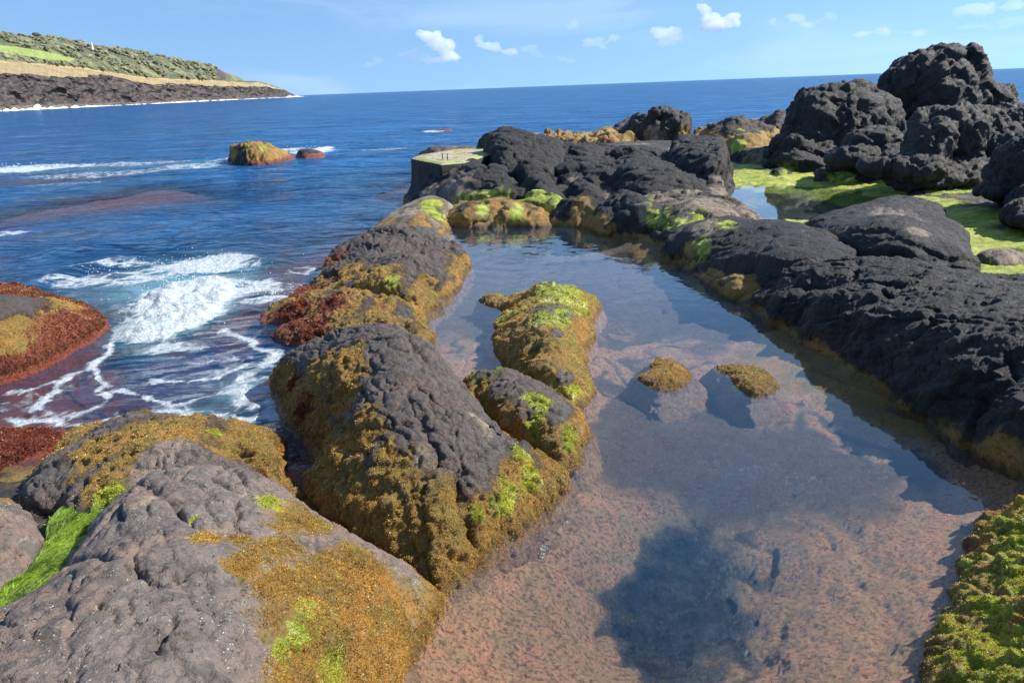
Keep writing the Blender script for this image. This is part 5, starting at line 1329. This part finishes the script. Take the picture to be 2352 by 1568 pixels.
cl = [
 ('brightest long white cloud, slanting, above the middle of the sea horizon', [(965,80,16,10),(985,86,22,12),(1005,92,26,16),(1018,108,22,16),(1030,128,20,12)], 1.0),
 ('faint ragged cloud below left of the brightest slanting cloud', [(945,125,26,10),(960,118,14,8),(1000,140,50,8)], .45),
 ('thin white cloud right of the brightest slanting cloud', [(1098,92,12,9),(1118,108,24,9),(1165,120,20,7)], .62),
 ('very faint veil of cloud right of the thin white cloud', [(1215,112,22,8),(1225,124,18,6)], .30),
 ('tiny faint cloud low in the sky left of the brightest slanting cloud', [(868,138,10,9),(846,150,14,6)], .32),
 ('small faint high cloud left of the twin white puffs', [(1316,60,14,10)], .45),
 ('pair of small faint puffs level with the thin white cloud', [(1360,98,22,9),(1382,106,14,7),(1410,87,14,8)], .45),
 ('single white puff left of the twin white puffs', [(1525,78,30,13),(1530,98,24,8)], .62),
 ('twin white puffs, the brightest cloud on the right half of the sky', [(1618,22,16,11),(1630,42,26,10),(1678,45,18,14),(1650,58,40,12)], .85),
 ('tiny puff between the twin white puffs and the low flat cloud', [(1774,51,10,8)], .4),
 ('wispy cloud slanting down right of the twin white puffs', [(1830,42,20,8),(1855,58,18,7),(1905,38,14,10)], .55),
 ('trio of small flat clouds low above the black boulders', [(1980,79,24,5),(2028,72,20,9),(2110,77,18,7)], .42),
 ('soft white cloud near the top right corner', [(2210,25,26,12),(2255,24,30,12),(2330,12,24,10)], .55),
 ('tiny faint puff just above the sea line right of the thin white cloud', [(1290,135,14,6),(1310,140,12,5)], .3),
 ('small ragged cloud between the single white puff and the twin puffs', [(1580,86,16,7),(1565,92,12,5)], .42),
 ('thin flat cloud streak under the soft cloud near the top right corner', [(2240,60,34,5),(2290,64,26,5)], .3),
 ('faint cloud cut by the right edge above the tallest boulder', [(2320,52,24,10),(2345,46,14,10)], .3),
]
for i, (lb, pf, dn) in enumerate(cl): cloud(lb, pf, dn, seed=i*13)

# ------------------------------------------------------------------ green hair algae in the channel, turf on the near rocks
def strands(name, label, path, n, length, wdt, mat, zfun, flow, seed, up=.25):
    """path: polygon px list at z; thin curved ribbons lying in the flow direction"""
    r4 = np.random.default_rng(seed)
    poly = np.array([W(*p)[:2] for p in path])
    lo, hi = poly.min(0), poly.max(0)
    pts = r4.uniform(lo, hi, (n*4, 2))
    pts = pts[poly_sdf(poly, pts[:, 0], pts[:, 1])+.02*vnoise(np.stack([pts[:, 0]*9, pts[:, 1]*9, 0*pts[:, 0]], 1), 2) > 0][:n]
    zz = zfun(pts[:, 0], pts[:, 1])
    P3 = np.stack([pts[:, 0], pts[:, 1], zz], 1)
    ang = math.radians(flow)+1.2*vnoise(P3*5, seed)+.35*r4.standard_normal(len(P3))
    L = length*r4.uniform(.5, 1.4, len(P3))
    seg = 5; verts = []; 
    lift = r4.uniform(.3, 1, len(P3))*up*length
    ph = r4.uniform(0, 6, len(P3))
    cx, cy = P3[:, 0].copy(), P3[:, 1].copy()
    W_ = wdt*r4.uniform(.6, 1.3, len(P3))
    rows = []
    for k in range(seg+1):
        t = k/seg
        a = ang+.9*np.sin(ph+t*3)*t
        z = zfun(cx, cy)+.004+lift*np.sin(math.pi*min(t*.9+.05, 1))
        w = W_*(1-.85*t)
        rows.append((np.stack([cx-np.sin(a)*w, cy+np.cos(a)*w, z], 1), np.stack([cx+np.sin(a)*w, cy-np.cos(a)*w, z+w*.6], 1)))
        cx = cx+np.cos(a)*L/seg; cy = cy+np.sin(a)*L/seg
    m = len(P3)
    V = np.concatenate([q for r in rows for q in r]); Q = []
    i = np.arange(m)
    for k in range(seg):
        a, b, c, d = (2*k)*m+i, (2*k+1)*m+i, (2*k+3)*m+i, (2*k+2)*m+i
        Q.append(np.stack([a, b, c, d], 1))
    sh = np.clip(.5+.8*vnoise(P3*7, seed+1)+.3*r4.standard_normal(m), 0, 1)
    o = build_mesh(name, V, np.vstack(Q), mat, dict(shade=np.tile(sh, 2*(seg+1))))
    tag(o, label, 'seaweed', kind='stuff'); return o
CH = [(-60,1440,.40),(0,1415,.42),(60,1390,.42),(130,1345,.42),(165,1300,.40),(168,1255,.38),(190,1210,.38),(225,1175,.38),(270,1140,.38),(320,1105,.40),(300,1100,.40),(240,1125,.36),(190,1150,.34),(140,1175,.32),(110,1215,.32),(100,1270,.34),(80,1310,.36),(30,1350,.38),(-60,1390,.4)]
_ch = TPS([W(*p) for p in CH], .05)
def chz(x, y):
    return _ch(x, y)+.02*vnoise(np.stack([x*6, y*6, 0*x], 1), 77)
# a low bed of matted weed under the strands
def weed_bed():
    poly = np.array([W(*p)[:2] for p in CH]); lo, hi = poly.min(0)-.05, poly.max(0)+.05
    nx, ny = int((hi[0]-lo[0])/.012), int((hi[1]-lo[1])/.012)
    X, Y = np.meshgrid(np.linspace(lo[0], hi[0], nx), np.linspace(lo[1], hi[1], ny))
    sd = poly_sdf(poly, X, Y)
    Z = chz(X.ravel(), Y.ravel()).reshape(X.shape)-.03-.5*np.clip(.06-sd, 0, 1)
    V = np.stack([X, Y, Z], -1).reshape(-1, 3); V[:, 2] += .045*fbm(V, 7, 4, 6)
    q = grid_quads(ny, nx); m = (sd > -.08).ravel(); q = q[m[q].all(1)]
    V2, Q2, A2 = compact(V, q, dict(shade=np.clip(.1+.5*fbm(V, 7, 3, 8), 0, .5)))  # bed coloured dark, carrying the shade between the brighter strands
    o = build_mesh('green_weed', V2, Q2, MAT['greenweed'], A2); tag(o, 'bright green weed lining the channel between the left edge rock and the grey slab', 'seaweed', kind='stuff')
    return o
weed_bed()
strands('green_weed_strands', 'flowing bright green hair like strands lying over the weed channel at lower left', CH, 16000, .11, .0034, MAT['greenweed'], chz, 60, 41, up=.35)

def turf(R, attr, mat, count, size, thr=.5, name='algae_turf', seed=0, maxd=7.0, lean=.4):
    """small blades standing on the spots of a rock that carry this algae; one part of the rock"""
    r5 = np.random.default_rng(seed+900)
    V, Q, A = R.V, R.Q, R.A
    a = A[attr][Q].mean(1)
    P0, P1, P2, P3 = (V[Q[:, k]] for k in range(4))
    nrm = np.cross(P2-P0, P3-P1); area = np.linalg.norm(nrm, axis=1)/2; nrm = nrm/(2*area[:, None]+1e-12)
    nrm[nrm[:, 2] < 0] *= -1
    cen = (P0+P1+P2+P3)/4
    d = np.linalg.norm(cen-CAM, axis=1)
    n1 = fbm(cen, 9, 3, seed)
    w = area*np.clip(a-.15, 0, 1)*sm(-.12, .22, n1+.6*(a-.6))*(cen[:, 2] > -.03)/(d**1.2)
    if w.sum() <= 0: return
    px, py, _ = project(cen)
    w = w*((px > -60) & (px < VW+60) & (py > -20) & (py < VH+80))
    if w.sum() <= 0: return
    k = r5.choice(len(Q), count, p=w/w.sum())
    u, v = r5.random(count)[:, None], r5.random(count)[:, None]
    B = (P0[k]*(1-u)+P1[k]*u)*(1-v)+(P3[k]*(1-u)+P2[k]*u)*v
    n = nrm[k]
    s_ = size*r5.uniform(.4, 1.3, count)*(.6+.4*d[k]/4)
    dirv = n+lean*r5.standard_normal((count, 3)); dirv[:, 2] += .1; dirv /= np.linalg.norm(dirv, axis=1)[:, None]
    side = np.cross(dirv, r5.standard_normal((count, 3))); side /= np.linalg.norm(side, axis=1)[:, None]+1e-9
    wd = (s_*.22)[:, None]
    B = B-n*.003
    tip = B+dirv*s_[:, None]
    mid = B+dirv*(s_*.6)[:, None]
    V3 = np.concatenate([B-side*wd*.7, B+side*wd*.7, mid+side*wd, tip+side*wd*.2+.0*tip, tip-side*wd*.2, mid-side*wd])
    i = np.arange(count); c = count
    Q3 = np.concatenate([np.stack([i, i+c, i+2*c, i+5*c], 1), np.stack([i+5*c, i+2*c, i+3*c, i+4*c], 1)])
    sh = np.clip(.45+1.0*fbm(B, 5, 3, seed+3)+.14*r5.standard_normal(count), 0, 1)
    o = build_mesh(name, V3, Q3, mat, dict(shade=np.tile(sh, 6)), parent=R.o)
    o['kind'] = 'stuff'
    return o
byname = {}
for R in ROCKS: byname.setdefault(R.o.name, R)
for nm, cnt in (('slab_rock', 70000), ('mossy_rock', 50000), ('hump_rock', 90000), ('shoulder_rock', 26000), ('red_weed_rock', 12000), ('island_rock', 14000), ('island_rock.001', 24000), ('islet_rock', 3500), ('islet_rock.001', 3500), ('lime_rock', 20000), ('red_algae_rock', 12000)):
    R = byname[nm]; turf(R, 'ochre', MAT['turf_ochre'], cnt, .0095, name='ochre_turf', seed=hash(nm) % 1 + len(nm))
for nm, cnt in (('slab_rock', 5000), ('mossy_rock', 4000), ('hump_rock', 6000), ('island_rock', 5000), ('island_rock.001', 9000), ('lime_rock', 26000)):
    turf(byname[nm], 'lime', MAT['turf_lime'], cnt, .009, name='lime_turf', seed=len(nm)+3)
for nm, cnt in (('red_weed_rock', 16000), ('red_algae_rock', 18000), ('red_weed_shelf', 14000), ('hump_rock', 4000), ('mossy_rock', 1500)):
    turf(byname[nm], 'red', MAT['turf_red'], cnt, .012, name='red_turf', seed=len(nm)+5)

# ------------------------------------------------------------------ sun, sky, camera
SUN_AZ, SUN_EL = math.radians(80), math.radians(41)       # azimuth clockwise from +Y
sd = Vector((math.sin(SUN_AZ)*math.cos(SUN_EL), math.cos(SUN_AZ)*math.cos(SUN_EL), math.sin(SUN_EL)))
L = bpy.data.lights.new('sun', 'SUN'); L.energy = 5.0; L.angle = math.radians(.5); L.color = (1.0, .955, .88)
lo = bpy.data.objects.new('sun', L); COL.objects.link(lo); lo.rotation_euler = sd.to_track_quat('Z', 'Y').to_euler()
w = bpy.data.worlds.new('World'); scene.world = w; w.use_nodes = True
nt = w.node_tree; nt.nodes.clear()
out = nt.nodes.new('ShaderNodeOutputWorld'); bg = nt.nodes.new('ShaderNodeBackground'); sky = nt.nodes.new('ShaderNodeTexSky')
sky.sky_type = 'NISHITA'; sky.sun_disc = False; sky.sun_elevation = SUN_EL; sky.sun_rotation = SUN_AZ
sky.air_density = 1.0; sky.dust_density = .0; sky.ozone_density = 1.0; sky.altitude = 0
bg.inputs[1].default_value = .104
tc = nt.nodes.new('ShaderNodeTexCoord'); nm = nt.nodes.new('ShaderNodeVectorMath'); nm.operation = 'MULTIPLY_ADD'
nm.inputs[1].default_value = (1, 1, .55); nm.inputs[2].default_value = (0, 0, .165)
nt.links.new(tc.outputs['Generated'], nm.inputs[0]); nt.links.new(nm.outputs[0], sky.inputs[0])
ti = nt.nodes.new('ShaderNodeMix'); ti.data_type = 'RGBA'; ti.blend_type = 'MULTIPLY'; ti.inputs[0].default_value = 1; ti.inputs[7].default_value = (.72, .88, 1.03, 1)
nt.links.new(sky.outputs[0], ti.inputs[6])
# thin high cirrus
cm = nt.nodes.new('ShaderNodeMapping'); cm.inputs['Scale'].default_value = (1, 1, 5.5); cm.inputs['Rotation'].default_value = (0, .06, 0); nt.links.new(tc.outputs['Generated'], cm.inputs[0])
cn = nt.nodes.new('ShaderNodeTexNoise'); cn.inputs['Scale'].default_value = 3.2; cn.inputs['Detail'].default_value = 6; cn.inputs['Roughness'].default_value = .55; cn.inputs['Distortion'].default_value = .6; nt.links.new(cm.outputs[0], cn.inputs['Vector'])
cr = nt.nodes.new('ShaderNodeMapRange'); cr.interpolation_type = 'SMOOTHSTEP'; cr.inputs[1].default_value = .46; cr.inputs[2].default_value = .72; cr.inputs[4].default_value = .22; nt.links.new(cn.outputs[0], cr.inputs[0])
cx_ = nt.nodes.new('ShaderNodeMix'); cx_.data_type = 'RGBA'; nt.links.new(cr.outputs[0], cx_.inputs[0]); nt.links.new(ti.outputs[2], cx_.inputs[6]); cx_.inputs[7].default_value = (5.2, 6.0, 7.2, 1)
nt.links.new(cx_.outputs[2], bg.inputs[0]); nt.links.new(bg.outputs[0], out.inputs[0])
cam = bpy.data.cameras.new('camera'); cam.sensor_width = 36; cam.lens = FPX/VW*36; cam.clip_end = 40000; cam.clip_start = .05
co = bpy.data.objects.new('camera', cam); COL.objects.link(co)
M = Matrix(((_r[0], _u[0], -_f[0], 0), (_r[1], _u[1], -_f[1], 0), (_r[2], _u[2], -_f[2], CAM_H), (0, 0, 0, 1)))
co.matrix_world = M
scene.camera = co
scene.render.engine = 'CYCLES'
scene.view_settings.view_transform = 'Standard'; scene.view_settings.look = 'None'; scene.view_settings.exposure = 0.74; scene.view_settings.gamma = 1
scene.cycles.transparent_max_bounces = 24
scene.cycles.max_bounces = 8
scene.cycles.volume_bounces = 3
